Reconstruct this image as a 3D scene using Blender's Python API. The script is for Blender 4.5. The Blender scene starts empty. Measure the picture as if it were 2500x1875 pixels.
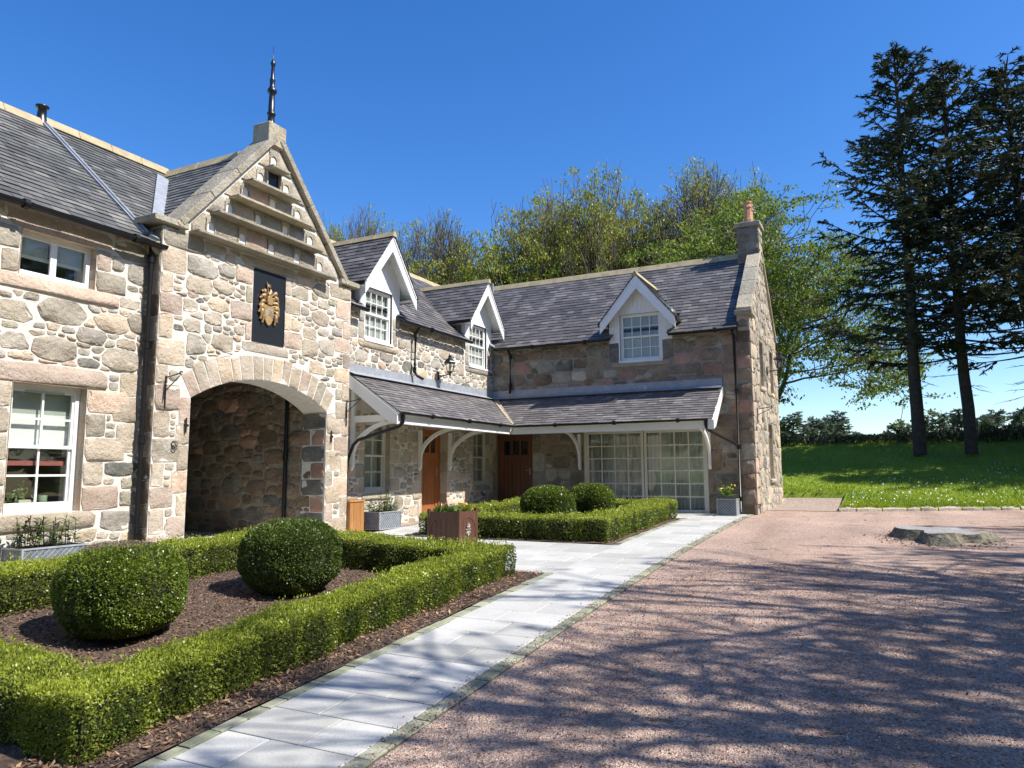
import bpy, bmesh, math, random
import numpy as np
from mathutils import Vector, Matrix
rnd = random.Random(7)
R = np.random.RandomState(11)
C = bpy.context.scene.collection
sc = bpy.context.scene

# ------------------------------------------------------------ camera, sky, sun, exposure
cam_d = bpy.data.cameras.new('camera'); cam = bpy.data.objects.new('camera', cam_d); C.objects.link(cam)
cam_d.sensor_width = 36.0; cam_d.lens = 1782.4 / 2500 * 36.0; cam_d.clip_start = 0.05; cam_d.clip_end = 3000
pit, rol, yaw = math.radians(6.866), math.radians(-.2907), math.radians(-26.690)
F_ = Vector((math.sin(yaw) * math.cos(pit), math.cos(yaw) * math.cos(pit), math.sin(pit)))
r_ = Vector((math.cos(yaw), -math.sin(yaw), 0)); u_ = r_.cross(F_)
Rr = math.cos(rol) * r_ + math.sin(rol) * u_; Uu = -math.sin(rol) * r_ + math.cos(rol) * u_
M = Matrix((Rr, Uu, -F_)).transposed().to_4x4(); M.translation = Vector((0, 0, 1.04))
cam.matrix_world = M; sc.camera = cam
CAM = np.array([0, 0, 1.04])

SUN = Vector((1.0, 0.10, 1.18)).normalized()
world = bpy.data.worlds.new('World'); sc.world = world; world.use_nodes = True
wt = world.node_tree; bg = wt.nodes['Background']
sky = wt.nodes.new('ShaderNodeTexSky'); sky.sky_type = 'NISHITA'; sky.sun_disc = False
sky.sun_elevation = math.asin(SUN.z); sky.sun_rotation = math.atan2(SUN.x, SUN.y)
sky.air_density = 1.0; sky.dust_density = 0.4; sky.ozone_density = 4.0; sky.altitude = 50
hs = wt.nodes.new('ShaderNodeHueSaturation'); hs.inputs['Saturation'].default_value = 1.30; hs.inputs['Hue'].default_value = .509; wt.links.new(sky.outputs[0], hs.inputs['Color'])
wt.links.new(hs.outputs[0], bg.inputs[0]); bg.inputs[1].default_value = 0.142
sl = bpy.data.lights.new('sun', 'SUN'); sl.energy = 5.0; sl.angle = math.radians(.53); sl.color = (1.0, .95, .87)
so = bpy.data.objects.new('sun', sl); C.objects.link(so); so.location = (30, 5, 40)
so.rotation_euler = SUN.to_track_quat('Z', 'Y').to_euler()
sc.view_settings.view_transform = 'Standard'; sc.view_settings.look = 'None'
sc.view_settings.exposure = 0.58; sc.view_settings.gamma = 1.0; sc.view_settings.use_curve_mapping = False
sc.cycles.max_bounces = 8; sc.cycles.transparent_max_bounces = 16; sc.cycles.diffuse_bounces = 4

# ------------------------------------------------------------ materials
MATS = {}
def newmat(name):
    m = bpy.data.materials.new(name); m.use_nodes = True; MATS[name] = m
    return m, m.node_tree, m.node_tree.nodes['Principled BSDF']
def noise(t, scale, detail=5, rough=.6, coord='Object', dim=None):
    tc = t.nodes.new('ShaderNodeTexCoord'); n = t.nodes.new('ShaderNodeTexNoise')
    n.inputs['Scale'].default_value = scale; n.inputs['Detail'].default_value = detail; n.inputs['Roughness'].default_value = rough
    if dim:
        mp = t.nodes.new('ShaderNodeMapping'); mp.inputs['Scale'].default_value = dim
        t.links.new(tc.outputs[coord], mp.inputs[0]); t.links.new(mp.outputs[0], n.inputs['Vector'])
    else: t.links.new(tc.outputs[coord], n.inputs['Vector'])
    return n.outputs['Fac']
def ramp(t, fac, stops):
    r = t.nodes.new('ShaderNodeValToRGB'); t.links.new(fac, r.inputs[0]); e = r.color_ramp.elements
    while len(e) < len(stops): e.new(.5)
    for x, (p, c) in zip(e, stops): x.position = p; x.color = (*c, 1) if len(c) == 3 else c
    return r.outputs[0]
def mix(t, fac, a, b, mode='MIX'):
    n = t.nodes.new('ShaderNodeMix'); n.data_type = 'RGBA'; n.blend_type = mode
    for s, v in ((n.inputs[0], fac), (n.inputs[6], a), (n.inputs[7], b)):
        if hasattr(v, 'is_output') or hasattr(v, 'links'): t.links.new(v, s)
        elif isinstance(v, (int, float)): s.default_value = v
        else: s.default_value = (*v, 1)
    return n.outputs[2]
def bump(t, p, h, dist, strength=1.0, prev=None):
    b = t.nodes.new('ShaderNodeBump'); b.inputs['Distance'].default_value = dist; b.inputs['Strength'].default_value = strength
    t.links.new(h, b.inputs['Height'])
    if prev is not None: t.links.new(prev, b.inputs['Normal'])
    t.links.new(b.outputs[0], p.inputs['Normal']); return b.outputs[0]
def mth(t, op, a, b):
    n = t.nodes.new('ShaderNodeMath'); n.operation = op
    for s, v in ((n.inputs[0], a), (n.inputs[1], b)):
        if isinstance(v, (int, float)): s.default_value = v
        else: t.links.new(v, s)
    return n.outputs[0]
def simple(name, col, rough=.6, var=.25, scale=6, bd=.002, metal=0, spec=.5, bscale=60, dim=None):
    m, t, p = newmat(name)
    a = tuple(c * (1 - var) for c in col); b = tuple(min(1, c * (1 + var)) for c in col)
    t.links.new(ramp(t, noise(t, scale, dim=dim), [(.3, a), (.7, b)]), p.inputs['Base Color'])
    p.inputs['Roughness'].default_value = rough; p.inputs['Metallic'].default_value = metal
    p.inputs['Specular IOR Level'].default_value = spec
    if bd: bump(t, p, noise(t, bscale, 3, dim=dim), bd)
    return m
def stone_mat(name, c1, c2, c3, speck=.5):
    m, t, p = newmat(name)
    base = ramp(t, noise(t, 3.2, 4), [(.32, c1), (.52, c2), (.70, c3)])
    oi = t.nodes.new('ShaderNodeObjectInfo')
    tone = ramp(t, oi.outputs['Random'], [(0, (.80, .78, .77)), (.5, (1, 1, 1)), (1, (1.22, 1.14, 1.04))])
    base = mix(t, 1.0, base, tone, 'MULTIPLY')
    base = mix(t, speck, base, ramp(t, noise(t, 90, 2, .8), [(.36, (.50, .48, .46)), (.5, (1, 1, 1)), (.66, (1.28, 1.26, 1.22))]), 'MULTIPLY')
    # lichen and lime smears
    lim = ramp(t, noise(t, 11, 6, .7), [(.60, (0, 0, 0)), (.68, (1, 1, 1))])
    base = mix(t, mth(t, 'MULTIPLY', lim, .45), base, (.56, .53, .47))
    drk = ramp(t, noise(t, 6.5, 6, .75), [(.30, (1, 1, 1)), (.38, (0, 0, 0))])
    base = mix(t, mth(t, 'MULTIPLY', drk, .55), base, (.13, .125, .11))
    t.links.new(base, p.inputs['Base Color']); p.inputs['Roughness'].default_value = .92; p.inputs['Specular IOR Level'].default_value = .25
    n1 = bump(t, p, noise(t, 17, 6, .62), .035, 1.0)
    bump(t, p, noise(t, 70, 3, .6), .006, 1.0, n1)
    return m
S_GREY = stone_mat('granite_grey', (.33, .305, .26), (.44, .405, .345), (.52, .48, .41))
S_BUFF = stone_mat('granite_buff', (.42, .36, .285), (.51, .45, .365), (.56, .51, .43))
S_PINK = stone_mat('granite_pink', (.41, .31, .245), (.49, .385, .31), (.53, .44, .365))
S_RED = stone_mat('granite_red', (.34, .205, .155), (.42, .27, .205), (.45, .33, .26))
S_DARK = stone_mat('whinstone_dark', (.12, .118, .105), (.20, .195, .17), (.27, .26, .225))
S_GREEN = stone_mat('granite_green_grey', (.28, .27, .215), (.37, .355, .29), (.43, .41, .34))
S_ASH = stone_mat('ashlar_grey', (.34, .30, .24), (.42, .375, .30), (.46, .42, .35), .7)
S_COPE = stone_mat('cope_stone', (.31, .28, .21), (.41, .375, .29), (.48, .44, .36), .8)
S_QB = stone_mat('dressed_buff', (.44, .365, .275), (.54, .46, .36), (.58, .51, .42)); S_QP = stone_mat('dressed_pink', (.46, .36, .285), (.54, .435, .355), (.57, .48, .405))
S_SHADE = stone_mat('shaded_whin', (.15, .112, .08), (.225, .17, .122), (.29, .235, .175))  # wall stone darkened to brown, shade put into the colour of unlit faces
S_SHADE2 = stone_mat('shaded_granite', (.21, .165, .12), (.29, .235, .175), (.34, .29, .225))  # lighter brown of the same shade-darkened stone
PAL_P = [S_SHADE] * 5 + [S_SHADE2] * 3 + [S_DARK] * 3 + [S_RED]  # passage stones, darkened to carry the gloom under the arch
PAL_A = [S_GREY] * 8 + [S_BUFF] * 8 + [S_PINK] * 1 + [S_DARK] * 1 + [S_GREEN] * 1 + [S_ASH] * 6 + [S_QB] * 5
PAL_B = [S_SHADE] * 3 + [S_SHADE2] * 8 + [S_DARK] * 2 + [S_GREEN] * 2 + [S_GREY] + [S_RED]  # right-wing front, stones darkened for its shaded side
PAL_Q = [S_QP] * 4 + [S_QB] * 7 + [S_ASH] * 3 + [S_PINK]
def mortar(name, c):
    m, t, p = newmat(name)
    a = tuple(x * .80 for x in c)
    t.links.new(ramp(t, noise(t, 9, 6, .7), [(.3, a), (.62, c)]), p.inputs['Base Color']); p.inputs['Roughness'].default_value = .95
    p.inputs['Specular IOR Level'].default_value = .2
    n1 = bump(t, p, noise(t, 12, 5, .6), .02); bump(t, p, noise(t, 90, 3, .7), .004, 1, n1)
    return m
M_LIME = mortar('lime_mortar', (.72, .68, .61)); M_DULL = mortar('shade_dulled_mortar', (.32, .29, .24))  # second mortar is a copy darkened for the shaded walls
def slate_mat(name, c1, c2, c3, lich=.4):
    m, t, p = newmat(name)
    oi = t.nodes.new('ShaderNodeObjectInfo')
    at = t.nodes.new('ShaderNodeAttribute'); at.attribute_name = 'tint'
    rv = mth(t, 'FRACT', mth(t, 'ADD', oi.outputs['Random'], at.outputs['Fac']), 0)
    base = ramp(t, rv, [(0, c1), (.45, c2), (.85, c3), (1, tuple(x * 1.35 for x in c3))])
    base = mix(t, .6, base, ramp(t, noise(t, 1.1, 5, .6), [(.35, (.62, .60, .62)), (.65, (1.25, 1.2, 1.15))]), 'MULTIPLY')
    sp = ramp(t, noise(t, 14, 6, .75), [(.64, (0, 0, 0)), (.70, (1, 1, 1))])
    base = mix(t, mth(t, 'MULTIPLY', sp, lich), base, (.30, .29, .25))
    t.links.new(base, p.inputs['Base Color']); p.inputs['Roughness'].default_value = .55; p.inputs['Specular IOR Level'].default_value = .5
    bump(t, p, noise(t, 30, 5, .65), .006)
    return m
SL_L = slate_mat('slate_green_grey', (.088, .092, .086), (.125, .128, .118), (.165, .162, .15))
SL_P = slate_mat('slate_purple', (.085, .082, .082), (.118, .113, .111), (.158, .149, .142), .5)
SL_PO = slate_mat('slate_porch', (.125, .118, .120), (.158, .150, .150), (.195, .182, .178), .5)
M_LEAD = simple('lead_sheet', (.30, .32, .35), .45, .18, 5, .004, 0, .6, 14)
M_RIDGE = simple('ridge_stone', (.42, .34, .20), .9, .22, 5, .006, bscale=40)
M_WHITE = simple('white_paint', (.80, .80, .78), .38, .03, 3, .0008, bscale=25)
M_CREAM = simple('cream_frame', (.66, .63, .54), .45, .04, 3, .0008)
M_IRON = simple('black_iron', (.012, .012, .014), .32, .3, 12, .0015, 0, .6)
M_FIBRE = simple('black_gutter', (.010, .010, .012), .38, .4, 6, .001, 0, .35)
def wood(name, c, axis=(1, 1, .06), sc_=22, rough=.5):
    m, t, p = newmat(name)
    a = tuple(x * .62 for x in c); b = tuple(min(1, x * 1.25) for x in c)
    col = ramp(t, noise(t, sc_, 6, .65, dim=axis), [(.28, a), (.55, c), (.75, b)])
    col = mix(t, .5, col, ramp(t, noise(t, 2.5, 4), [(.3, (.75, .72, .70)), (.7, (1.1, 1.1, 1.1))]), 'MULTIPLY')
    t.links.new(col, p.inputs['Base Color']); p.inputs['Roughness'].default_value = rough
    bump(t, p, noise(t, sc_ * 1.5, 5, dim=axis), .002); return m
M_DOOR = wood('oak_door_orange', (.36, .125, .04)); M_DOOR2 = wood('shaded_oak_door', (.15, .055, .026)); M_BOX = wood('pale_wood_box', (.42, .20, .07))  # second oak is darkened to stand for the door's shaded corner
M_BROWN = wood('brown_painted_wood', (.115, .052, .034), rough=.45)
M_GILT = simple('gilded_carving', (.42, .27, .12), .42, .35, 30, .004, .25, .6, 70)
M_SILVER = simple('silver_grey_paint', (.36, .33, .29), .4, .08, 20, .001)
M_PLAQ = simple('black_board', (.016, .018, .022), .35, .15, 3, .0006)
M_TERRA = simple('terracotta', (.50, .26, .15), .8, .18, 8, .002)
M_RPOT = simple('pewter_planter', (.13, .15, .175), .5, .25, 8, .001)
M_RPOT2 = simple('planter_lattice_raised', (.30, .32, .34), .5, .2, 8, .001)
M_SOIL = simple('dark_soil', (.05, .035, .025), .95, .4, 25, .01)
M_NEST = simple('nest_limewash', (.80, .78, .70), .85, .05, 8, .001)
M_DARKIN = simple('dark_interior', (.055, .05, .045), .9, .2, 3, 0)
M_ROOM = simple('room_plaster', (.22, .21, .19), .9, .1, 3, 0)
M_BLIND = simple('blind_fabric', (.60, .60, .54), .8, .04, 3, .001)
M_BLIND2 = simple('blind_shade_green', (.40, .43, .37), .8, .06, 3, .001)
M_REDCL = simple('gingham_red', (.34, .10, .09), .85, .35, 60, .001)
M_CURT = simple('grey_curtain', (.50, .51, .47), .85, .10, 8, .001, dim=(9, 9, .2))
M_VENT = simple('beige_plastic', (.55, .50, .38), .5, .05)
def glass(name='window_glass', base=.035):
    m = bpy.data.materials.new(name); m.use_nodes = True; t = m.node_tree; t.nodes.clear()
    o = t.nodes.new('ShaderNodeOutputMaterial'); tr = t.nodes.new('ShaderNodeBsdfTransparent'); gl = t.nodes.new('ShaderNodeBsdfGlossy')
    gl.inputs['Roughness'].default_value = .015; tr.inputs[0].default_value = (.86, .89, .87, 1)
    lw = t.nodes.new('ShaderNodeLayerWeight'); lw.inputs['Blend'].default_value = .5
    frs = mth(t, 'ADD', mth(t, 'MULTIPLY', mth(t, 'POWER', lw.outputs['Facing'], 5.0), .92), .07)
    b = t.nodes.new('ShaderNodeBump'); b.inputs['Distance'].default_value = .0015
    t.links.new(noise(t, 2.2, 2), b.inputs['Height']); t.links.new(b.outputs[0], gl.inputs['Normal'])
    mx = t.nodes.new('ShaderNodeMixShader'); t.links.new(frs, mx.inputs[0])
    t.links.new(tr.outputs[0], mx.inputs[1]); t.links.new(gl.outputs[0], mx.inputs[2]); t.links.new(mx.outputs[0], o.inputs[0])
    return m
M_GLASS = glass()
def leaf_mat(name, lo, hi, trans=.3, rough=.4, spec=.5):
    m, t, p = newmat(name)
    at = t.nodes.new('ShaderNodeAttribute'); at.attribute_name = 'tint'
    col = ramp(t, at.outputs['Fac'], [(0, lo), (1, hi)])
    t.links.new(col, p.inputs['Base Color']); p.inputs['Roughness'].default_value = rough; p.inputs['Specular IOR Level'].default_value = spec
    o = t.nodes['Material Output']; tl = t.nodes.new('ShaderNodeBsdfTranslucent'); t.links.new(col, tl.inputs[0])
    mx = t.nodes.new('ShaderNodeMixShader'); mx.inputs[0].default_value = trans
    t.links.new(p.outputs[0], mx.inputs[1]); t.links.new(tl.outputs[0], mx.inputs[2]); t.links.new(mx.outputs[0], o.inputs[0])
    return m
L_BOX = leaf_mat('box_leaf', (.040, .085, .010), (.39, .445, .055), .32, .38)
L_BALL = leaf_mat('box_ball_leaf', (.028, .068, .012), (.24, .31, .035), .25, .36)
L_BALLD = leaf_mat('box_ball_leaf_dark', (.018, .044, .012), (.14, .20, .03), .22, .38)
L_DRY = leaf_mat('scorched_box_leaf', (.12, .095, .055), (.30, .24, .15), .2, .7)
L_TREE = leaf_mat('spring_leaf', (.16, .19, .02), (.46, .46, .06), .5, .5)
L_TREE2 = leaf_mat('summer_leaf', (.07, .13, .016), (.27, .34, .04), .5, .5)
L_SPR = leaf_mat('spruce_needle', (.018, .032, .014), (.115, .125, .045), .15, .6)
L_SPR2 = leaf_mat('young_spruce_needle', (.09, .13, .09), (.24, .30, .19), .3, .6)
L_GRASS = leaf_mat('grass_blade', (.15, .25, .012), (.38, .44, .03), .45, .5)
L_PLANT = leaf_mat('planter_leaf', (.05, .12, .02), (.20, .30, .06), .3, .4)
L_DARKP = leaf_mat('bronze_lily_leaf', (.05, .03, .022), (.12, .10, .045), .2, .5)
L_MULCH = leaf_mat('bark_chip', (.055, .034, .023), (.30, .195, .13), .0, .9)
L_LITTER = leaf_mat('dry_leaf', (.22, .11, .06), (.50, .33, .19), .1, .8)
L_GRAV = leaf_mat('gravel_stone', (.30, .20, .165), (.62, .47, .40), .0, .85)
L_PETAL = leaf_mat('petal', (.9, .9, .85), (.9, .9, .85), .2, .6)
L_YEL = leaf_mat('yellow_petal', (.8, .5, .05), (.9, .75, .2), .2, .6)
L_REDF = leaf_mat('red_petal', (.4, .02, .03), (.6, .05, .05), .2, .6)
M_BARK = simple('tree_bark', (.115, .095, .07), .9, .4, 6, .02, bscale=18)
M_BARKS = simple('spruce_bark', (.06, .048, .04), .95, .4, 5, .02, bscale=14)
M_TWIG = simple('hedge_twigs', (.03, .032, .014), .95, .4, 20, .01)

# gravel
m, t, p = newmat('pink_gravel'); M_GRAVEL = m
v = t.nodes.new('ShaderNodeTexVoronoi'); v.inputs['Scale'].default_value = 85; tc = t.nodes.new('ShaderNodeTexCoord'); t.links.new(tc.outputs['Object'], v.inputs['Vector'])
sep = t.nodes.new('ShaderNodeSeparateColor'); t.links.new(v.outputs['Color'], sep.inputs[0])
col = ramp(t, sep.outputs[0], [(0, (.25, .165, .13)), (.3, (.45, .315, .245)), (.7, (.57, .42, .335)), (1, (.70, .585, .49))])
col = mix(t, 1, col, ramp(t, noise(t, .55, 5, .6), [(.3, (.80, .80, .82)), (.7, (1.12, 1.08, 1.05))]), 'MULTIPLY')
col = mix(t, 1, col, ramp(t, noise(t, .9, 4, .5, dim=(1, .16, 1)), [(.35, (.84, .82, .80)), (.5, (1, 1, 1)), (.65, (1.10, 1.10, 1.09))]), 'MULTIPLY')
col = mix(t, mth(t, 'MULTIPLY', ramp(t, noise(t, 2.3, 8, .75), [(.60, (0, 0, 0)), (.74, (1, 1, 1))]), .35), col, (.17, .10, .07))
t.links.new(col, p.inputs['Base Color']); p.inputs['Roughness'].default_value = .95; p.inputs['Specular IOR Level'].default_value = .2
n1 = bump(t, p, noise(t, 5, 6, .65), .03); n2 = bump(t, p, v.outputs['Distance'], .012, 1, n1); bump(t, p, noise(t, 180, 2), .004, 1, n2)
m, t, p = newmat('buff_gravel'); M_GRAVEL2 = m
v = t.nodes.new('ShaderNodeTexVoronoi'); v.inputs['Scale'].default_value = 45; tc = t.nodes.new('ShaderNodeTexCoord'); t.links.new(tc.outputs['Object'], v.inputs['Vector'])
sep = t.nodes.new('ShaderNodeSeparateColor'); t.links.new(v.outputs['Color'], sep.inputs[0])
t.links.new(ramp(t, sep.outputs[0], [(0, (.17, .12, .09)), (.4, (.36, .27, .21)), (1, (.58, .48, .40))]), p.inputs['Base Color']); p.inputs['Roughness'].default_value = .95
bump(t, p, v.outputs['Distance'], .02)
# slabs
m, t, p = newmat('granite_slab'); M_SLAB = m
oi = t.nodes.new('ShaderNodeObjectInfo')
col = ramp(t, noise(t, 160, 2, .8), [(.34, (.37, .366, .352)), (.5, (.53, .524, .505)), (.66, (.62, .612, .59))])
col = mix(t, 1, col, ramp(t, oi.outputs['Random'], [(0, (.82, .82, .80)), (.6, (1, 1, .99)), (1, (1.08, 1.08, 1.06))]), 'MULTIPLY')
col = mix(t, 1, col, ramp(t, noise(t, 1.6, 6, .65), [(.3, (.84, .84, .81)), (.65, (1.03, 1.03, 1.02))]), 'MULTIPLY')
t.links.new(col, p.inputs['Base Color']); p.inputs['Roughness'].default_value = .7; bump(t, p, noise(t, 120, 3), .0015)
m, t, p = newmat('mossy_sett'); M_SETT = m
oi = t.nodes.new('ShaderNodeObjectInfo')
col = ramp(t, oi.outputs['Random'], [(0, (.22, .23, .17)), (.5, (.31, .315, .24)), (1, (.41, .40, .32))])
col = mix(t, .6, col, ramp(t, noise(t, 9, 6, .7), [(.35, (.62, .72, .45)), (.65, (1.15, 1.12, 1.05))]), 'MULTIPLY')
t.links.new(col, p.inputs['Base Color']); p.inputs['Roughness'].default_value = .85; bump(t, p, noise(t, 35, 5), .008)
M_JOINT = simple('joint_sand', (.13, .125, .10), .95, .3, 20, .003)
M_MULCHB = simple('bark_mulch', (.105, .068, .048), .95, .5, 22, .02, bscale=30)
m, t, p = newmat('lawn_grass'); M_LAWN = m
col = ramp(t, noise(t, .35, 6, .65), [(.3, (.17, .26, .022)), (.55, (.25, .35, .03)), (.75, (.33, .39, .06))])
col = mix(t, .7, col, ramp(t, noise(t, 14, 6, .75), [(.3, (.62, .66, .6)), (.7, (1.3, 1.25, 1.1))]), 'MULTIPLY')
t.links.new(col, p.inputs['Base Color']); p.inputs['Roughness'].default_value = .9; bump(t, p, noise(t, 25, 5, .7), .05)
m, t, p = newmat('stump_top'); M_STUMP = m
col = ramp(t, noise(t, 7, 7, .7, dim=(1, 5, 1)), [(.3, (.24, .225, .20)), (.5, (.46, .445, .42)), (.72, (.64, .63, .60))])
t.links.new(col, p.inputs['Base Color']); p.inputs['Roughness'].default_value = .85; bump(t, p, noise(t, 16, 6, .7, dim=(1, 4, 1)), .05)
M_STUMPS = simple('stump_bark', (.17, .155, .11), .95, .7, 9, .06, bscale=14)

# ------------------------------------------------------------ object helpers
def thing(name, label, cat, loc=(0, 0, 0), group=None):
    o = bpy.data.objects.new(name, None); C.objects.link(o); o.location = loc; o.empty_display_size = .2
    o['label'] = label; o['category'] = cat
    if group: o['group'] = group
    return o
def tag(o, label, cat, group=None):
    o['label'] = label; o['category'] = cat
    if group: o['group'] = group
    return o
def rootloc(o):
    v = Vector((0, 0, 0))
    while o is not None: v += o.location; o = o.parent
    return v
def link(name, me, parent=None, kind=None):
    o = bpy.data.objects.new(name, me); C.objects.link(o)
    if parent is not None: o.parent = parent; o.location = -rootloc(parent)
    if kind: o['kind'] = kind
    return o
class MB:
    def __init__(s): s.v = []; s.f = []; s.m = []; s.sm = []
    def add(s, vs, fs, mi=0, smooth=False):
        b = len(s.v); s.v += [tuple(x) for x in vs]
        for f in fs: s.f.append([b + i for i in f]); s.m.append(mi); s.sm.append(smooth)
        return s
    def box(s, x0, x1, y0, y1, z0, z1, mi=0):
        return s.add([(x0, y0, z0), (x1, y0, z0), (x1, y1, z0), (x0, y1, z0), (x0, y0, z1), (x1, y0, z1), (x1, y1, z1), (x0, y1, z1)],
                     [(0, 3, 2, 1), (4, 5, 6, 7), (0, 1, 5, 4), (1, 2, 6, 5), (2, 3, 7, 6), (3, 0, 4, 7)], mi)
    def hexa(s, p, mi=0):   # 8 points: bottom 4, top 4
        return s.add(p, [(0, 3, 2, 1), (4, 5, 6, 7), (0, 1, 5, 4), (1, 2, 6, 5), (2, 3, 7, 6), (3, 0, 4, 7)], mi)
    def prism(s, fr, pts, n0, n1, mi=0):
        k = len(pts)
        vs = [fr(a, b, n0) for a, b in pts] + [fr(a, b, n1) for a, b in pts]
        return s.add(vs, [tuple(range(k - 1, -1, -1)), tuple(range(k, 2 * k))] + [(i, (i + 1) % k, k + (i + 1) % k, k + i) for i in range(k)], mi)
    def tube(s, pts, rad, n=8, mi=0, caps=True, smooth=True):
        pts = [Vector(q) for q in pts]; k = len(pts)
        if not hasattr(rad, '__len__'): rad = [rad] * k
        vs = []; ref = Vector((0, 0, 1))
        d0 = (pts[1] - pts[0]).normalized()
        if abs(d0.z) > .9: ref = Vector((1, 0, 0))
        for i, q in enumerate(pts):
            d = (pts[min(i + 1, k - 1)] - pts[max(i - 1, 0)]).normalized()
            a = d.cross(ref).normalized(); b = d.cross(a)
            for j in range(n):
                w = 2 * math.pi * j / n; vs.append(q + (a * math.cos(w) + b * math.sin(w)) * rad[i])
        fs = [(i * n + j, i * n + (j + 1) % n, (i + 1) * n + (j + 1) % n, (i + 1) * n + j) for i in range(k - 1) for j in range(n)]
        s.add(vs, fs, mi, smooth)
        if caps: s.add(vs[:n], [tuple(range(n))], mi); s.add(vs[-n:], [tuple(range(n - 1, -1, -1))], mi)
        return s
    def lathe(s, c, prof, n=12, mi=0, smooth=True):
        c = Vector(c); vs = []
        for r, z in prof:
            for j in range(n):
                w = 2 * math.pi * j / n; vs.append((c.x + r * math.cos(w), c.y + r * math.sin(w), c.z + z))
        k = len(prof)
        return s.add(vs, [(i * n + j, i * n + (j + 1) % n, (i + 1) * n + (j + 1) % n, (i + 1) * n + j) for i in range(k - 1) for j in range(n)], mi, smooth)
    def mesh(s, name, mats):
        me = bpy.data.meshes.new(name); me.from_pydata(s.v, [], s.f)
        for mm in (mats if isinstance(mats, (list, tuple)) else [mats]): me.materials.append(mm)
        if len(s.m):
            me.polygons.foreach_set('material_index', s.m); me.polygons.foreach_set('use_smooth', s.sm)
        me.update(); return me
    def build(s, name, mats, parent=None, kind=None, bevel=0):
        o = link(name, s.mesh(name, mats), parent, kind)
        if bevel:
            bm = bmesh.new(); bm.from_mesh(o.data); bmesh.ops.remove_doubles(bm, verts=bm.verts, dist=1e-5)
            bmesh.ops.recalc_face_normals(bm, faces=bm.faces)
            bmesh.ops.bevel(bm, geom=[e for e in bm.edges if len(e.link_faces) == 2 and e.calc_face_angle(0) > .5], offset=bevel, segments=1, affect='EDGES', clamp_overlap=True)
            bm.to_mesh(o.data); bm.free()
        return o
def frame(O, u, v, n):
    O, u, v, n = Vector(O), Vector(u), Vector(v), Vector(n)
    def f(a, b, c=0.0): return O + u * a + v * b + n * c
    f.O, f.u, f.v, f.n = O, u, v, n; return f
def fbox(mb, fr, a0, a1, b0, b1, c0, c1, mi=0):
    return mb.hexa([fr(a0, b0, c0), fr(a1, b0, c0), fr(a1, b1, c0), fr(a0, b1, c0), fr(a0, b0, c1), fr(a1, b0, c1), fr(a1, b1, c1), fr(a0, b1, c1)], mi)
XA, XG, YB, XE = -10.1, -9.86, 18.81, -2.77
FA = frame((XA, 0, 0), (0, 1, 0), (0, 0, 1), (1, 0, 0))     # wall facing +x
FG = frame((XG, 0, 0), (0, 1, 0), (0, 0, 1), (1, 0, 0))
FB = frame((0, YB, 0), (1, 0, 0), (0, 0, 1), (0, -1, 0))    # wall facing -y
FE = frame((XE, 0, 0), (0, 1, 0), (0, 0, 1), (1, 0, 0))

def hgt(x, y):
    yy = min(max(y, -1.5), 22.6); b = -1.03 + .0906 * yy - .0020 * yy * yy
    s = min(1, max(0, (-5.2 - x) / 4)); s = s * s * (3 - 2 * s)
    return b + s * .045 * min(12, max(0, 12 - y)) + (0 if y > -1.5 else .1 * (y + 1.5) * .2)
def bank(y): 
    tt = min(1.0, max(0, (y - 20.8) / 17.2)); return 2.33 * tt ** 1.75

# fast leaf mesh
def quads_mesh(name, P, U, V, mat, tint=None, tip=True):
    """leaf quads: centre P, half axes U (length) and V (width): diamond-ish"""
    n = len(P)
    vs = np.empty((n, 4, 3)); vs[:, 0] = P - U; vs[:, 1] = P + V + U * .1; vs[:, 2] = P + U; vs[:, 3] = P - V + U * .1
    if not tip: vs[:, 0] = P - U - V; vs[:, 1] = P + U - V; vs[:, 2] = P + U + V; vs[:, 3] = P - U + V
    me = bpy.data.meshes.new(name); me.vertices.add(4 * n); me.vertices.foreach_set('co', vs.reshape(-1))
    me.loops.add(4 * n); me.loops.foreach_set('vertex_index', np.arange(4 * n, dtype=np.int32))
    me.polygons.add(n); me.polygons.foreach_set('loop_start', np.arange(0, 4 * n, 4, dtype=np.int32)); me.polygons.foreach_set('loop_total', np.full(n, 4, dtype=np.int32))
    if tint is None: tint = R.rand(n)
    a = me.attributes.new('tint', 'FLOAT', 'FACE'); a.data.foreach_set('value', np.asarray(tint, dtype=np.float32))
    me.materials.append(mat); me.update(calc_edges=True); return me
def unit(a): return a / np.maximum(np.linalg.norm(a, axis=1, keepdims=True), 1e-9)
def rleaf(P, N, size, aspect, spread=.9, up=.0):
    n = len(P); D = unit(N * 1.0 + R.randn(n, 3) * spread + np.array([0, 0, up]))
    S = unit(np.cross(D, R.randn(n, 3))); s = size * (.65 + .7 * R.rand(n, 1))
    return D * s * .5, S * s * .5 * aspect

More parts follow.
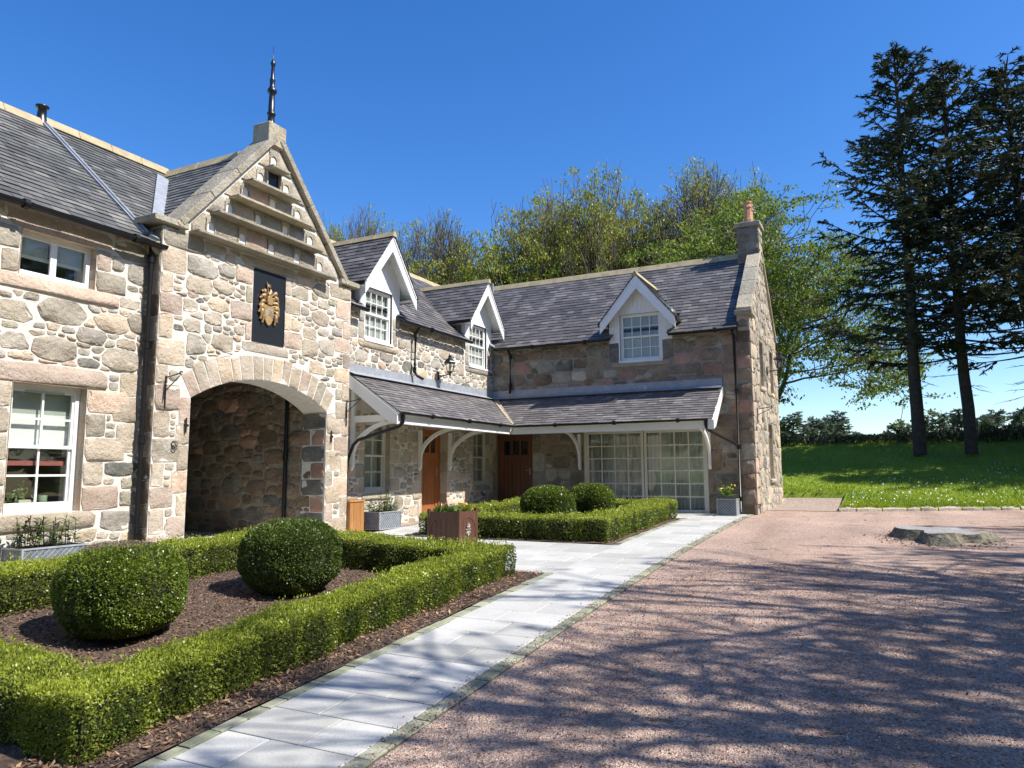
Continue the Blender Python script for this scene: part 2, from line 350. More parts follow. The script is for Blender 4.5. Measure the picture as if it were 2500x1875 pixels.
# ------------------------------------------------------------ stonework
def clip_poly(poly, a, b, c):   # keep a*x+b*y<=c
    out = []; k = len(poly)
    for i in range(k):
        p, q = poly[i], poly[(i + 1) % k]; dp = a * p[0] + b * p[1] - c; dq = a * q[0] + b * q[1] - c
        if dp <= 0: out.append(p)
        if (dp < 0 < dq) or (dq < 0 < dp):
            s = dp / (dp - dq); out.append((p[0] + (q[0] - p[0]) * s, p[1] + (q[1] - p[1]) * s))
    return out
def area(p): return .5 * abs(sum(p[i][0] * p[(i + 1) % len(p)][1] - p[(i + 1) % len(p)][0] * p[i][1] for i in range(len(p))))
def centroid(p):
    return (sum(q[0] for q in p) / len(p), sum(q[1] for q in p) / len(p))
def chaikin(p, w=.25, it=1):
    for _ in range(it):
        o = []
        for i in range(len(p)):
            a, b = p[i], p[(i + 1) % len(p)]
            o.append((a[0] + (b[0] - a[0]) * w, a[1] + (b[1] - a[1]) * w)); o.append((a[0] + (b[0] - a[0]) * (1 - w), a[1] + (b[1] - a[1]) * (1 - w)))
        p = o
    return p
def merge_close(p, d):
    o = []
    for q in p:
        if not o or math.hypot(q[0] - o[-1][0], q[1] - o[-1][1]) > d: o.append(q)
    while len(o) > 3 and math.hypot(o[0][0] - o[-1][0], o[0][1] - o[-1][1]) < d: o.pop()
    return o
def shrink(p, g):
    q = list(p); k = len(p)
    s = sum(p[i][0] * p[(i + 1) % k][1] - p[(i + 1) % k][0] * p[i][1] for i in range(k))
    if s < 0: p = p[::-1]
    for i in range(k):
        a, b = p[i], p[(i + 1) % k]; L = math.hypot(b[0] - a[0], b[1] - a[1])
        if L < 1e-6: continue
        nx, ny = (b[1] - a[1]) / L, -(b[0] - a[0]) / L
        q = clip_poly(q, nx, ny, nx * a[0] + ny * a[1] - g)
        if len(q) < 3: return []
    return q
def ragged(poly, step, j):
    o = []; k = len(poly)
    for i in range(k):
        p, q = poly[i], poly[(i + 1) % k]; L = math.hypot(q[0] - p[0], q[1] - p[1]); n = max(1, int(round(L / step)))
        nx, ny = ((q[1] - p[1]) / L, -(q[0] - p[0]) / L) if L > 1e-6 else (0, 0)
        for t in range(n):
            f = t / n; w = rnd.uniform(-j, j) * (1 if t else .5); o.append((p[0] + (q[0] - p[0]) * f + nx * w, p[1] + (q[1] - p[1]) * f + ny * w))
    return o
def stone(fr, poly, h, mat, parent, name='stone', rough=.012, mb=None, flat=False):
    if len(poly) < 3: return None
    s = sum(poly[i][0] * poly[(i + 1) % len(poly)][1] - poly[(i + 1) % len(poly)][0] * poly[i][1] for i in range(len(poly)))
    if s < 0: poly = poly[::-1]
    c = centroid(poly); k = len(poly); ext = math.sqrt(max(area(poly), 1e-5))
    d1, d2 = .007, (.030 if not flat else .016)
    w1 = 1 - min(.10, d1 / ext); w2 = 1 - min(.40, d2 / ext * 1.6)
    jit = lambda e: rnd.uniform(-e, e)
    tx, ty = jit(.03), jit(.06); rr = min(rough, ext * .05)
    v0 = [fr(a, b, -.012) for a, b in poly]
    v1 = [fr(c[0] + (a - c[0]) * w1, c[1] + (b - c[1]) * w1, h * .62 + jit(rr * .35)) for a, b in poly]
    v2 = []
    for a, b in poly:
        w = w2 * (1 + jit(.07)); v2.append(fr(c[0] + (a - c[0]) * w, c[1] + (b - c[1]) * w, h + jit(rr) + tx * (a - c[0]) + ty * (b - c[1])))
    vc = [fr(c[0] + jit(.15) * ext, c[1] + jit(.15) * ext, h * 1.02 + jit(rr))]
    fs = [(i, (i + 1) % k, k + (i + 1) % k, k + i) for i in range(k)] + [(k + i, k + (i + 1) % k, 2 * k + (i + 1) % k, 2 * k + i) for i in range(k)] + [(2 * k + i, 2 * k + (i + 1) % k, 3 * k) for i in range(k)]
    m_ = mb or MB(); m_.add(v0 + v1 + v2 + vc, fs, 0, False)
    for q_ in range(1, k + 1): m_.sm[-q_] = True
    if mb is None: return m_.build(name, mat, parent)
def rubble(fr, parent, u0, u1, v0, v1, obs, pal, sizes, gap=.016, h=.022, asp=1.55, skip=None, clips=(), seed=1, rnds=1, course=0.0):
    rg = random.Random(seed); seeds = []
    for r, tries in sizes:
        for _ in range(tries):
            x, y = rg.uniform(u0, u1), rg.uniform(v0, v1)
            if course and r > .09: y = v0 + (math.floor((y - v0) / course) + .5) * course + rg.uniform(-.03, .03)
            if any(o[0] - r * .5 < x < o[1] + r * .5 and o[2] - r * .4 < y < o[3] + r * .4 for o in obs): continue
            if skip and skip(x, y): continue
            if any(((x - s[0]) / asp) ** 4 + (y - s[1]) ** 4 < ((r + s[2]) * .94) ** 4 for s in seeds): continue
            seeds.append((x, y, r))
    cells = []
    for i, (x, y, r) in enumerate(seeds):
        R_ = r * 2.4 + .05
        poly = [(max(u0, x - R_ * asp), max(v0, y - R_)), (min(u1, x + R_ * asp), max(v0, y - R_)), (min(u1, x + R_ * asp), min(v1, y + R_)), (max(u0, x - R_ * asp), min(v1, y + R_))]
        for j, (x2, y2, r2) in enumerate(seeds):
            if j == i or abs(x2 - x) > (R_ + r2 * 2.4) * asp or abs(y2 - y) > R_ + r2 * 2.4: continue
            # power bisector in scaled space
            ax, bx = x / asp, x2 / asp; dx, dy = bx - ax, y2 - y; d2 = dx * dx + dy * dy
            if d2 < 1e-6: continue
            c = (bx * bx + y2 * y2 - ax * ax - y * y + r * r - r2 * r2) / 2
            poly = clip_poly(poly, dx / asp, dy, c)
            if len(poly) < 3: break
        if len(poly) < 3: continue
        for o in obs:
            ds = [(o[0] - x, -1, 0, o[0], 'r'), (x - o[1], 1, 0, 0, 'l'), (o[2] - y, 0, 0, 0, 'b'), (y - o[3], 0, 0, 0, 't')]
            best = max(ds, key=lambda q: q[0])[4]
            # only clip when the cell bbox touches the obstacle
            xs = [q[0] for q in poly]; ys = [q[1] for q in poly]
            if not xs or max(xs) < o[0] or min(xs) > o[1] or max(ys) < o[2] or min(ys) > o[3]: continue
            poly = clip_poly(poly, *{'r': (1, 0, o[0]), 'l': (-1, 0, -o[1]), 'b': (0, 1, o[2]), 't': (0, -1, -o[3])}[best])
            if len(poly) < 3: break
        for cl in clips:
            if len(poly) >= 3: poly = clip_poly(poly, *cl)
        if len(poly) < 3: continue
        if r > .05:   # squared, slightly tilted blocks rather than cobbles
            an = rg.gauss(0, .03); ca_, sa_ = math.cos(an), math.sin(an); kx, ky = rg.uniform(1.04, 1.22), rg.uniform(.96, 1.10)
            for (nx, ny, e) in ((ca_, sa_, r * asp * kx), (-ca_, -sa_, r * asp * kx), (-sa_, ca_, r * ky), (sa_, -ca_, r * ky)):
                if len(poly) >= 3: poly = clip_poly(poly, nx, ny, nx * x + ny * y + e)
            if rg.random() < .30 and len(poly) >= 3:
                w_ = rg.uniform(0, 6.28); poly = clip_poly(poly, math.cos(w_), math.sin(w_) , math.cos(w_) * x + math.sin(w_) * y + r * (1.05 + .25 * abs(math.cos(w_))))
        if len(poly) < 3: continue
        poly = shrink(poly, gap * rg.uniform(.5, 1.4))
        if len(poly) < 3 or area(poly) < .0012: continue
        poly = chaikin(merge_close(poly, .03), rg.uniform(.06, .13) if r > .09 else .20, 1)
        poly = ragged(merge_close(poly, .016), max(.05, r * .55), .007)
        if len(poly) < 3: continue
        cells.append((area(poly), poly, r))
    cells.sort(key=lambda q: -q[0])
    rest = {}
    n = 0
    for ar, poly, r in cells:
        mt = pal[rg.randrange(len(pal))]
        hh = h * rg.uniform(.55, 1.35)
        if n < 285 and ar > .004: stone(fr, poly, hh, mt, parent); n += 1
        else: stone(fr, poly, hh, mt, parent, mb=rest.setdefault(mt.name, (mt, MB()))[1])
    for mt, mb in rest.values(): mb.build('small_stones', mt, parent, 'stuff')
    return n
def block(fr, a0, a1, b0, b1, mat, parent, gap=.010, h=.02, name='stone', rough=.008, flat=False, wob=.006):
    p = [(a0 + gap, b0 + gap), (a1 - gap, b0 + gap), (a1 - gap, b1 - gap), (a0 + gap, b1 - gap)]
    # subdivide the long sides for an uneven chiselled edge
    q = []
    for i in range(4):
        A, B = p[i], p[(i + 1) % 4]; k = 3
        for j in range(k):
            t_ = [.06, .37, .72][j]; w = 0 if flat else wob
            q.append((A[0] + (B[0] - A[0]) * t_ + rnd.uniform(-w, w), A[1] + (B[1] - A[1]) * t_ + rnd.uniform(-w, w)))
    return stone(fr, q, (h if h > .028 else h * .72) * rnd.uniform(.8, 1.2), mat, parent, name, rough, flat=flat)
def wall_grid(fr, u0, u1, v0, v1, holes, thick, mb, mi=0):
    us = sorted(set([u0, u1] + [x for h in holes for x in h[:2] if u0 < x < u1])); vs = sorted(set([v0, v1] + [x for h in holes for x in h[2:] if v0 < x < v1]))
    solid = {}
    for i in range(len(us) - 1):
        for j in range(len(vs) - 1):
            cx, cy = (us[i] + us[i + 1]) / 2, (vs[j] + vs[j + 1]) / 2
            solid[i, j] = not any(h[0] < cx < h[1] and h[2] < cy < h[3] for h in holes)
    for (i, j), s in solid.items():
        if not s: continue
        a0, a1, b0, b1 = us[i], us[i + 1], vs[j], vs[j + 1]
        mb.add([fr(a0, b0), fr(a1, b0), fr(a1, b1), fr(a0, b1)], [(0, 1, 2, 3)], mi)
        mb.add([fr(a0, b0, -thick), fr(a1, b0, -thick), fr(a1, b1, -thick), fr(a0, b1, -thick)], [(3, 2, 1, 0)], mi)
        for di, dj, q in ((-1, 0, (a0, b0, a0, b1)), (1, 0, (a1, b1, a1, b0)), (0, -1, (a1, b0, a0, b0)), (0, 1, (a0, b1, a1, b1))):
            if not solid.get((i + di, j + dj), False):
                mb.add([fr(q[0], q[1]), fr(q[2], q[3]), fr(q[2], q[3], -thick), fr(q[0], q[1], -thick)], [(0, 1, 2, 3)], mi)
    return mb

# ------------------------------------------------------------ windows
def reveals(fr, h, parent, mats, dep=.14):
    a0, a1, b0, b1 = h; n = 4
    for s, a in ((1, a0), (-1, a1)):
        for k in range(n):
            z0, z1 = b0 + (b1 - b0) * k / n + .003, b0 + (b1 - b0) * (k + 1) / n - .003
            fbox(MB(), fr, min(a, a + s * .008), max(a, a + s * .008), z0, z1, -dep, .012).build('reveal_stone', mats[(k + (s > 0)) % len(mats)], parent)
    fbox(MB(), fr, a0 + .009, a1 - .009, b1 - .008, b1, -dep, .012).build('reveal_stone', mats[0], parent)
def room(fr, a0, a1, b0, b1, parent, d0=.16, d1=1.6, mat=None):
    mb = MB(); p = lambda a, b, c: fr(a, b, c)
    e = .25
    A0, A1, B0, B1 = a0 - e, a1 + e, b0 - .12, b1 + .12
    vs = [p(A0, B0, -d0), p(A1, B0, -d0), p(A1, B1, -d0), p(A0, B1, -d0), p(A0, B0, -d1), p(A1, B0, -d1), p(A1, B1, -d1), p(A0, B1, -d1)]
    mb.add(vs, [(4, 5, 6, 7), (0, 1, 5, 4), (1, 2, 6, 5), (2, 3, 7, 6), (3, 0, 4, 7)]); mb.build('room_lining', mat or M_ROOM, parent)
def window(fr, a0, a1, b0, b1, parent, cols, rows, setb=.10, fw=.055, bar=.018, sash=True, mat=None, mull=None, grp_rows=None):
    """frame + glazing bars (one part), each pane a child"""
    mat = mat or M_WHITE; mb = MB(); z0, z1 = -setb - .05, -setb
    fbox(mb, fr, a0, a0 + fw, b0, b1, z0, z1 + .012); fbox(mb, fr, a1 - fw, a1, b0, b1, z0, z1 + .012)
    fbox(mb, fr, a0 + fw, a1 - fw, b1 - fw, b1, z0, z1 + .012); fbox(mb, fr, a0 + fw, a1 - fw, b0, b0 + fw * 1.15, z0, z1 + .03)
    ia0, ia1, ib0, ib1 = a0 + fw, a1 - fw, b0 + fw * 1.15, b1 - fw
    secs = []
    if sash:
        mid = (ib0 + ib1) / 2 + .01; s = .034
        fbox(mb, fr, ia0, ia1, mid - .022, mid + .022, z0, z1 + .004)
        for (q0, q1, zz) in ((ib0, mid - .022, -.022), (mid + .022, ib1, 0)):
            fbox(mb, fr, ia0, ia0 + s, q0, q1, z0 + zz * .5, z1 - .006 + zz); fbox(mb, fr, ia1 - s, ia1, q0, q1, z0 + zz * .5, z1 - .006 + zz)
            fbox(mb, fr, ia0 + s, ia1 - s, q0, q0 + (s * 1.3 if q0 == ib0 else .002), z0 + zz * .5, z1 - .006 + zz)
            fbox(mb, fr, ia0 + s, ia1 - s, q1 - (s if q1 == ib1 else .002), q1, z0 + zz * .5, z1 - .006 + zz)
            secs.append((ia0 + s, ia1 - s, q0 + (s * 1.3 if q0 == ib0 else .002), q1 - (s if q1 == ib1 else .002), rows // 2, zz))
    else: secs.append((ia0, ia1, ib0, ib1, rows, 0))
    w = bpy.data.objects.new('window', None); panes = []
    for (c0, c1, d0, d1, nr, zz) in secs:
        xs = [c0 + (c1 - c0) * i / cols for i in range(cols + 1)]; ys = [d0 + (d1 - d0) * j / nr for j in range(nr + 1)]
        for i, x in enumerate(xs[1:-1], 1):
            bw = bar * (1.0 if not (mull and i == mull) else 3.2)
            fbox(mb, fr, x - bw / 2, x + bw / 2, d0, d1, z0 + zz * .5 + .006, z1 - .01 + zz)
        for y in ys[1:-1]: fbox(mb, fr, c0, c1, y - bar / 2, y + bar / 2, z0 + zz * .5 + .008, z1 - .013 + zz)
        for i in range(cols):
            for j in range(nr): panes.append((xs[i], xs[i + 1], ys[j], ys[j + 1], z1 - .03 + zz))
    bpy.data.objects.remove(w)
    wo = mb.build('window', mat, parent)
    for (x0, x1, y0, y1, zz) in panes:
        g = MB(); e = rnd.uniform(-.0012, .0012); e2 = rnd.uniform(-.0012, .0012)
        g.add([fr(x0, y0, zz + e), fr(x1, y0, zz + e2), fr(x1, y1, zz - e), fr(x0, y1, zz - e2)], [(0, 1, 2, 3)]); g.build('pane', M_GLASS, wo)
    return wo
def curtain(fr, a0, a1, b0, b1, d, parent, amp=.03, wl=.11, mat=None, gap=None):
    n = int((a1 - a0) / .014); vs = []; fs = []; ph = 0
    for i in range(n + 1):
        a = a0 + (a1 - a0) * i / n; ph += (a1 - a0) / n / wl * 2 * math.pi * (1 + .35 * math.sin(a * 5.3))
        o = -d + amp * math.sin(ph) * (1 + .4 * math.sin(a * 9))
        vs += [fr(a, b0, o), fr(a, b1, o)]
        if i and not (gap and gap[0] < a < gap[1]): fs.append((2 * i - 2, 2 * i, 2 * i + 1, 2 * i - 1))
    MB().add(vs, fs, 0, True).build('curtain', mat or M_CURT, parent)
def panel(fr, a0, a1, b0, b1, d, name, mat, parent, th=.01):
    return fbox(MB(), fr, a0, a1, b0, b1, -d - th, -d).build(name, mat, parent)

# ------------------------------------------------------------ slate roofs
def slates(fr, parent, u0, u1, v0, v1, clips, mat, w=.24, ex=.165, holes=(), keep=None, nobj=290, seed=3, lap=.05, name='slate'):
    """fr(u, v, n): u along the eave, v up the slope, n outward"""
    rg = random.Random(seed); L = []
    nr = int(math.ceil((v1 - v0) / ex))
    for r in range(nr):
        x = u0 - rg.uniform(0, w) - (w / 2 if r % 2 else 0); dv = rg.uniform(-.004, .004)
        while x < u1:
            ww = w * rg.uniform(.82, 1.18); a, b = x + .003, x + ww - .003; x += ww
            y0 = v0 + r * ex + dv + rg.uniform(-.006, .006); y1 = min(v0 + (r + 1) * ex + lap, v1 + .02)
            if b < u0 or a > u1: continue
            poly = [(max(a, u0), y0), (min(b, u1), y0 + rg.uniform(-.004, .004)), (min(b, u1), y1), (max(a, u0), y1)]
            for c in clips:
                poly = clip_poly(poly, *c)
                if len(poly) < 3: break
            if len(poly) < 3 or area(poly) < .002: continue
            cc = centroid(poly)
            if any(h(cc[0], cc[1]) for h in holes): continue
            if keep and not keep(cc[0], cc[1]): continue
            P = fr(*cc, 0); L.append(((P - Vector(CAM)).length, poly, y0, y1, rg.uniform(0, 1), rg.uniform(.8, 1.25)))
    L.sort(key=lambda q: q[0])
    rest = MB(); tint = []
    for i, (d, poly, y0, y1, tn, kk) in enumerate(L):
        s = sum(poly[j][0] * poly[(j + 1) % len(poly)][1] - poly[(j + 1) % len(poly)][0] * poly[j][1] for j in range(len(poly)))
        if s < 0: poly = poly[::-1]
        k = len(poly); hh = lambda y: .004 + (.019 * kk) * (1 - (y - y0) / (ex + lap))
        top = [fr(a, b, hh(b)) for a, b in poly]; bot = [fr(a, b, hh(b) - .011) for a, b in poly]
        fs = [tuple(range(k))] + [(k + j, k + (j + 1) % k, (j + 1) % k, j) for j in range(k)]
        if i < nobj: MB().add(top + bot, fs).build(name, mat, parent)
        else: rest.add(top + bot, fs); tint += [tn] * len(fs)
    if rest.f:
        o = rest.build(name + 's_small', mat, parent, 'stuff'); o.name = 'slates_beyond'
        a = o.data.attributes.new('tint', 'FLOAT', 'FACE'); a.data.foreach_set('value', tint)
def slope_frame(p0, u, up):   # p0 a point on the eave, u along eave, up a vector up the slope
    u = Vector(u).normalized(); v = Vector(up).normalized(); n = u.cross(v)
    if n.z < 0: n = -n
    return frame(p0, u, v, n)
def halfplane(fr, P, Q, inside):
    """half plane in the roof frame through world points P,Q keeping the side of inside"""
    def uv(W): W = Vector(W) - fr.O; return W.dot(fr.u), W.dot(fr.v)
    p, q, s = uv(P), uv(Q), uv(inside); a, b = -(q[1] - p[1]), (q[0] - p[0]); c = a * p[0] + b * p[1]
    return (a, b, c) if a * s[0] + b * s[1] < c else (-a, -b, -c)
def under(fr, parent, pts, th=.05, name='roof', mat=None):
    """roof deck from world points lying in the plane, set below the slates"""
    vs = [Vector(q) + fr.n * -.012 for q in pts] + [Vector(q) + fr.n * (-.012 - th) for q in pts]; k = len(pts)
    return MB().add(vs, [tuple(range(k)), tuple(range(2 * k - 1, k - 1, -1))] + [(i, k + i, k + (i + 1) % k, (i + 1) % k) for i in range(k)]).build(name, mat or M_FIBRE, parent)
def ridge(P, Q, parent, w=.11, hh=.07, mat=None, seg=.6, name='ridge_stone'):
    P, Q = Vector(P), Vector(Q); d = Q - P; L = d.length; d.normalize(); s = d.cross(Vector((0, 0, 1))).normalized(); n = max(1, round(L / seg))
    for i in range(n):
        a, b = P + d * (L * i / n + .003), P + d * (L * (i + 1) / n - .003); z = Vector((0, 0, rnd.uniform(-.004, .004)))
        vs = []
        for q in (a, b): vs += [q + s * w + Vector((0, 0, -w * .9)) + z, q + s * .02 + Vector((0, 0, hh)) + z, q - s * .02 + Vector((0, 0, hh)) + z, q - s * w + Vector((0, 0, -w * .9)) + z]
        MB().add(vs, [(0, 1, 5, 4), (1, 2, 6, 5), (2, 3, 7, 6), (3, 0, 4, 7), (0, 3, 2, 1), (4, 5, 6, 7)]).build(name, mat or M_RIDGE, parent, bevel=.006)
def gutter(P, Q, parent, r=.055, name='gutter'):
    P, Q = Vector(P), Vector(Q); d = (Q - P).normalized(); s = d.cross(Vector((0, 0, 1))).normalized(); mb = MB(); n = 8
    vs = []
    for q in (P, Q):
        for rr in (r, r * .86):
            for j in range(n + 1):
                w = math.pi * j / n; vs.append(q + s * math.cos(w) * rr - Vector((0, 0, 1)) * math.sin(w) * rr)
    k = n + 1; fs = []
    for j in range(n): fs += [(j, j + 1, 2 * k + j + 1, 2 * k + j), (k + j + 1, k + j, 3 * k + j, 3 * k + j + 1), (j, k + j, k + j + 1, j + 1), (2 * k + j, 2 * k + j + 1, 3 * k + j + 1, 3 * k + j)]
    fs += [(0, 2 * k, 3 * k, k), (n, k + n, 3 * k + n, 2 * k + n)]
    mb.add(vs, fs, 0, False)
    L = (Q - P).length
    for i in range(1, int(L / 1.6) + 1):
        c = P + d * min(L - .05, i * 1.6 - .4); mb.tube([c - d * .035 - Vector((0, 0, .02)), c + d * .035 - Vector((0, 0, .02))], r * 1.08, 10)
    return mb.build(name, M_FIBRE, parent)
def pipe(pts, parent, r=.036, collars=(), name='downpipe', mat=None):
    mb = MB().tube(pts, r, 10)
    for c in collars:
        c = Vector(c); mb.tube([c - Vector((0, 0, .05)), c + Vector((0, 0, .05))], r * 1.28, 10); mb.tube([c + Vector((0, 0, .055)), c + Vector((0, 0, .07))], r * 1.5, 10)
    return mb.build(name, mat or M_FIBRE, parent)
def board_wall(fr, parent, pts, w=.11, c=.012, mat=None):
    """vertical tongue-and-groove boards filling convex polygon pts"""
    a0 = min(p[0] for p in pts); a1 = max(p[0] for p in pts); n = max(1, round((a1 - a0) / w)); w = (a1 - a0) / n
    for i in range(n):
        x0, x1 = a0 + i * w + .002, a0 + (i + 1) * w - .002
        q = clip_poly(clip_poly(list(pts), -1, 0, -x0), 1, 0, x1)
        if len(q) >= 3 and area(q) > .002:
            MB().prism(fr, q, 0, c).build('board', mat or M_WHITE, parent)

# ============================================================ GROUND AND SETTING
def sheet(name, xs, ys, zf, mat, off=0.0, kind='structure'):
    vs = [(x, y, zf(x, y) + off) for y in ys for x in xs]; nx = len(xs)
    fs = [(j * nx + i, j * nx + i + 1, (j + 1) * nx + i + 1, (j + 1) * nx + i) for j in range(len(ys) - 1) for i in range(nx - 1)]
    mb = MB().add(vs, fs, 0, True); return mb.build(name, mat, None, kind)
lin = lambda a, b, n: [a + (b - a) * i / n for i in range(n + 1)]
def gz(x, y): return hgt(x, y) + (bank(y) * .7 if y > 20.8 else 0)
sheet('gravel_drive', lin(-16, 16, 64), lin(-9, 26, 70), gz, M_GRAVEL)
sheet('gravel_path', lin(-2.768, -1.0, 8), lin(20.6, 25.6, 12), lambda x, y: gz(x, y) + .01, M_GRAVEL2)
sheet('ground', [-900, -300, -100, -40, -16.5, 16.5, 40, 100, 300, 900], [-900, -300, -80, -10, 0, 10, 20], lambda x, y: -1.35, M_LAWN)
def lz(x, y): return .085 + bank(y) + .04 * math.sin(x * .7 + y * .4) * min(1, max(0, (y - 22) / 6))
def front(x): return 20.75 + .42 * (x + 1.05)
def lawn(name, x0, x1, nx, yf, ny):
    vs = []; 
    for j in range(ny + 1):
        for i in range(nx + 1):
            x = x0 + (x1 - x0) * i / nx; y = yf(x) + (40 - yf(x)) * (j / ny) ** 1.2; vs.append((x, y, lz(x, y)))
    for i in range(nx + 1):
        x = x0 + (x1 - x0) * i / nx; vs.append((x, yf(x), -.3))
    k = nx + 1; fs = [(j * k + i, j * k + i + 1, (j + 1) * k + i + 1, (j + 1) * k + i) for j in range(ny) for i in range(nx)]
    b = (ny + 1) * k; fs += [(b + i, b + i + 1, i + 1, i) for i in range(nx)]
    MB().add(vs, fs, 0, True).build(name, M_LAWN, None, 'structure')
lawn('lawn', -1.05, 60, 90, front, 40); lawn('lawn', -60, -1.05, 60, lambda x: 25.4, 30)
sheet('field', [-900, -200, -60, 0, 60, 200, 900], [39.9, 60, 120, 300, 900], lambda x, y: lz(x, min(y, 40)) - .15 if y < 60 else 2.25, M_LAWN)

def blades(name, xs, ys, zf, n, ln, w, mat, up=1.0, tint=None, parent=None):
    P = np.column_stack([xs, ys, [zf(a, b) for a, b in zip(xs, ys)]])
    D = unit(np.column_stack([R.randn(n) * .45, R.randn(n) * .45, np.ones(n) * up])); L = ln * (.5 + R.rand(n, 1))
    S = unit(np.cross(D, R.randn(n, 3)))
    me = quads_mesh(name, P + D * L * .5, D * L * .5, S * w * .5, mat, tint)
    return link(name, me, parent, 'stuff')
n = 42000
xs = -1.0 + R.rand(n) ** 1.0 * 8; ys = np.array([front(x) for x in xs]) + R.rand(n) ** 1.6 * 17
blades('grass', xs, ys, lz, n, .075, .020, L_GRASS, tint=np.clip(.45 + .25 * np.sin(xs * 1.3 + ys) + .3 * R.randn(n), 0, 1))
n = 14000; xs = -5.5 + R.rand(n) * 4.6; ys = 25.4 + R.rand(n) ** 1.5 * 12
blades('grass', xs, ys, lz, n, .075, .020, L_GRASS)
n = 230; xs = -1.0 + R.rand(n) * 9; ys = np.array([front(x) for x in xs]) + .2 + R.rand(n) * 8 + 1.2 * np.sin(xs * 2.2)
ok = (ys > np.array([front(x) for x in xs]) + .1); xs, ys = xs[ok], ys[ok]; n = len(xs)
P = np.column_stack([xs, ys, [lz(a, b) + .07 for a, b in zip(xs, ys)]])
me = quads_mesh('daisies', P, np.column_stack([np.ones(n) * .014, R.randn(n) * .003, R.randn(n) * .006]), np.column_stack([R.randn(n) * .003, np.ones(n) * .012, np.ones(n) * .012]), L_PETAL, None, False)
link('daisies', me, None, 'stuff')
# stones edging the lawn
ed = thing('lawn_edging', 'low row of rough stones edging the lawn beside the pink gravel', 'stone edging', (-1.05, 20.7, 0))
x = -1.05
while x < 8.5:
    w = rnd.uniform(.3, .62); ya, yb = front(x) - .05, front(x + w) - .05; h0, h1 = rnd.uniform(-.01, .05), rnd.uniform(-.01, .05)
    if x < .6: h0 *= .35; h1 *= .35
    vs = []
    for (xx, yy, hh) in ((x + .012, ya, h0), (x + w * .5, (ya + yb) / 2 - .03, (h0 + h1) / 2 + .02), (x + w - .012, yb, h1)):
        vs += [(xx, yy - .03 + rnd.uniform(-.02, .01), -.05), (xx, yy - .015, .045 + hh * .8), (xx, yy + .10, .085 + hh), (xx, yy + .22, .02)]
    fs = [(i * 4 + j, i * 4 + j + 1, i * 4 + j + 5, i * 4 + j + 4) for i in range(2) for j in range(3)] + [(3, 2, 1, 0), (8, 9, 10, 11)]
    MB().add(vs, fs, 0, False).build('stone', rnd.choice([S_BUFF, S_GREY, S_COPE]), ed); x += w

# ---------------------------------------------- paving
pv = sheet('pavement', lin(-4.22, -2.86, 3), lin(1.2, 19.0, 60), lambda x, y: hgt(x, y) + .006, M_JOINT)
def slab(x0, x1, y0, y1, mat=M_SLAB, top=.016, g=.0055, name='slab', parent=None, jit=.0012):
    a, b, c, d = x0 + g, x1 - g, y0 + g, y1 - g
    q = [(a, c), (b, c), (b, d), (a, d)]; z = rnd.uniform(-jit, jit)
    e = .006
    up = [(px + (e if px == a else -e), py + (e if py == c else -e), hgt(px, py) + top + z) for px, py in q]
    mid = [(px, py, hgt(px, py) + top - .004 + z) for px, py in q]; lo = [(px, py, hgt(px, py) - .02) for px, py in q]
    fs = [(0, 1, 2, 3)] + [(4 + i, 4 + (i + 1) % 4, (i + 1) % 4, i) for i in range(4)] + [(8 + i, 8 + (i + 1) % 4, 4 + (i + 1) % 4, 4 + i) for i in range(4)]
    return MB().add(up + mid + lo, fs).build(name, mat, parent or pv)
y = 1.6; k = 0
while y < 18.7:
    dy = .44
    f = [.38, .62, .5, .66, .36, .58][k % 6]
    for a, b in ((-4.10, -4.10 + 1.10 * f), (-4.10 + 1.10 * f, -3.0)): slab(a, b, y, min(y + dy, 18.75))
    y += dy; k += 1
for xa, xb in ((-3.0, -2.865), (-4.22, -4.10)):
    y = 1.6
    while y < 18.8:
        dy = rnd.uniform(.17, .26)
        if xa < -4 and (9.35 < y < 12.2 or y > 17.1): y += dy; continue
        slab(xa + rnd.uniform(-.004, .004), xb + rnd.uniform(-.008, .006), y, y + dy, M_SETT, .018, .005, 'sett', jit=.005); y += dy
def base(x0, x1, y0, y1, nm='pavement'):
    return sheet(nm, lin(x0, x1, 10), lin(y0, y1, 10), lambda x, y: hgt(x, y) + .006, M_JOINT)
def pave(x0, x1, y0, y1, dy, ws, seed, parent):
    rg = random.Random(seed); y = y0
    while y < y1 - .05:
        yy = min(y + dy, y1); x = x0 - rg.uniform(0, .3)
        while x < x1 - .02:
            w = rg.choice(ws); a, b = max(x, x0), min(x + w, x1)
            if b - a > .06: slab(a, b, y, yy, parent=parent)
            x += w
        y = yy
b1 = base(-9.85, -4.1, 9.35, 12.2); pave(-9.80, -4.10, 9.40, 12.15, .45, [.62, .78, .9], 4, b1)
b2 = base(-9.95, -4.1, 17.15, 18.78); pave(-9.6, -4.10, 17.2, 18.75, .45, [.6, .8], 5, b2)
b3 = base(-9.7, -8.55, 12.2, 17.15); pave(-9.55, -8.6, 12.25, 17.15, .45, [.6, .9], 6, b3)
b4 = base(-9.8, -8.62, 2.5, 9.35); pave(-9.55, -8.66, 2.6, 9.35, .45, [.5, .7], 8, b4)
b5 = base(-15, -9.85, 8.0, 11.5); pave(-14.9, -9.84, 8.1, 11.4, .5, [.8, .95], 9, b5)

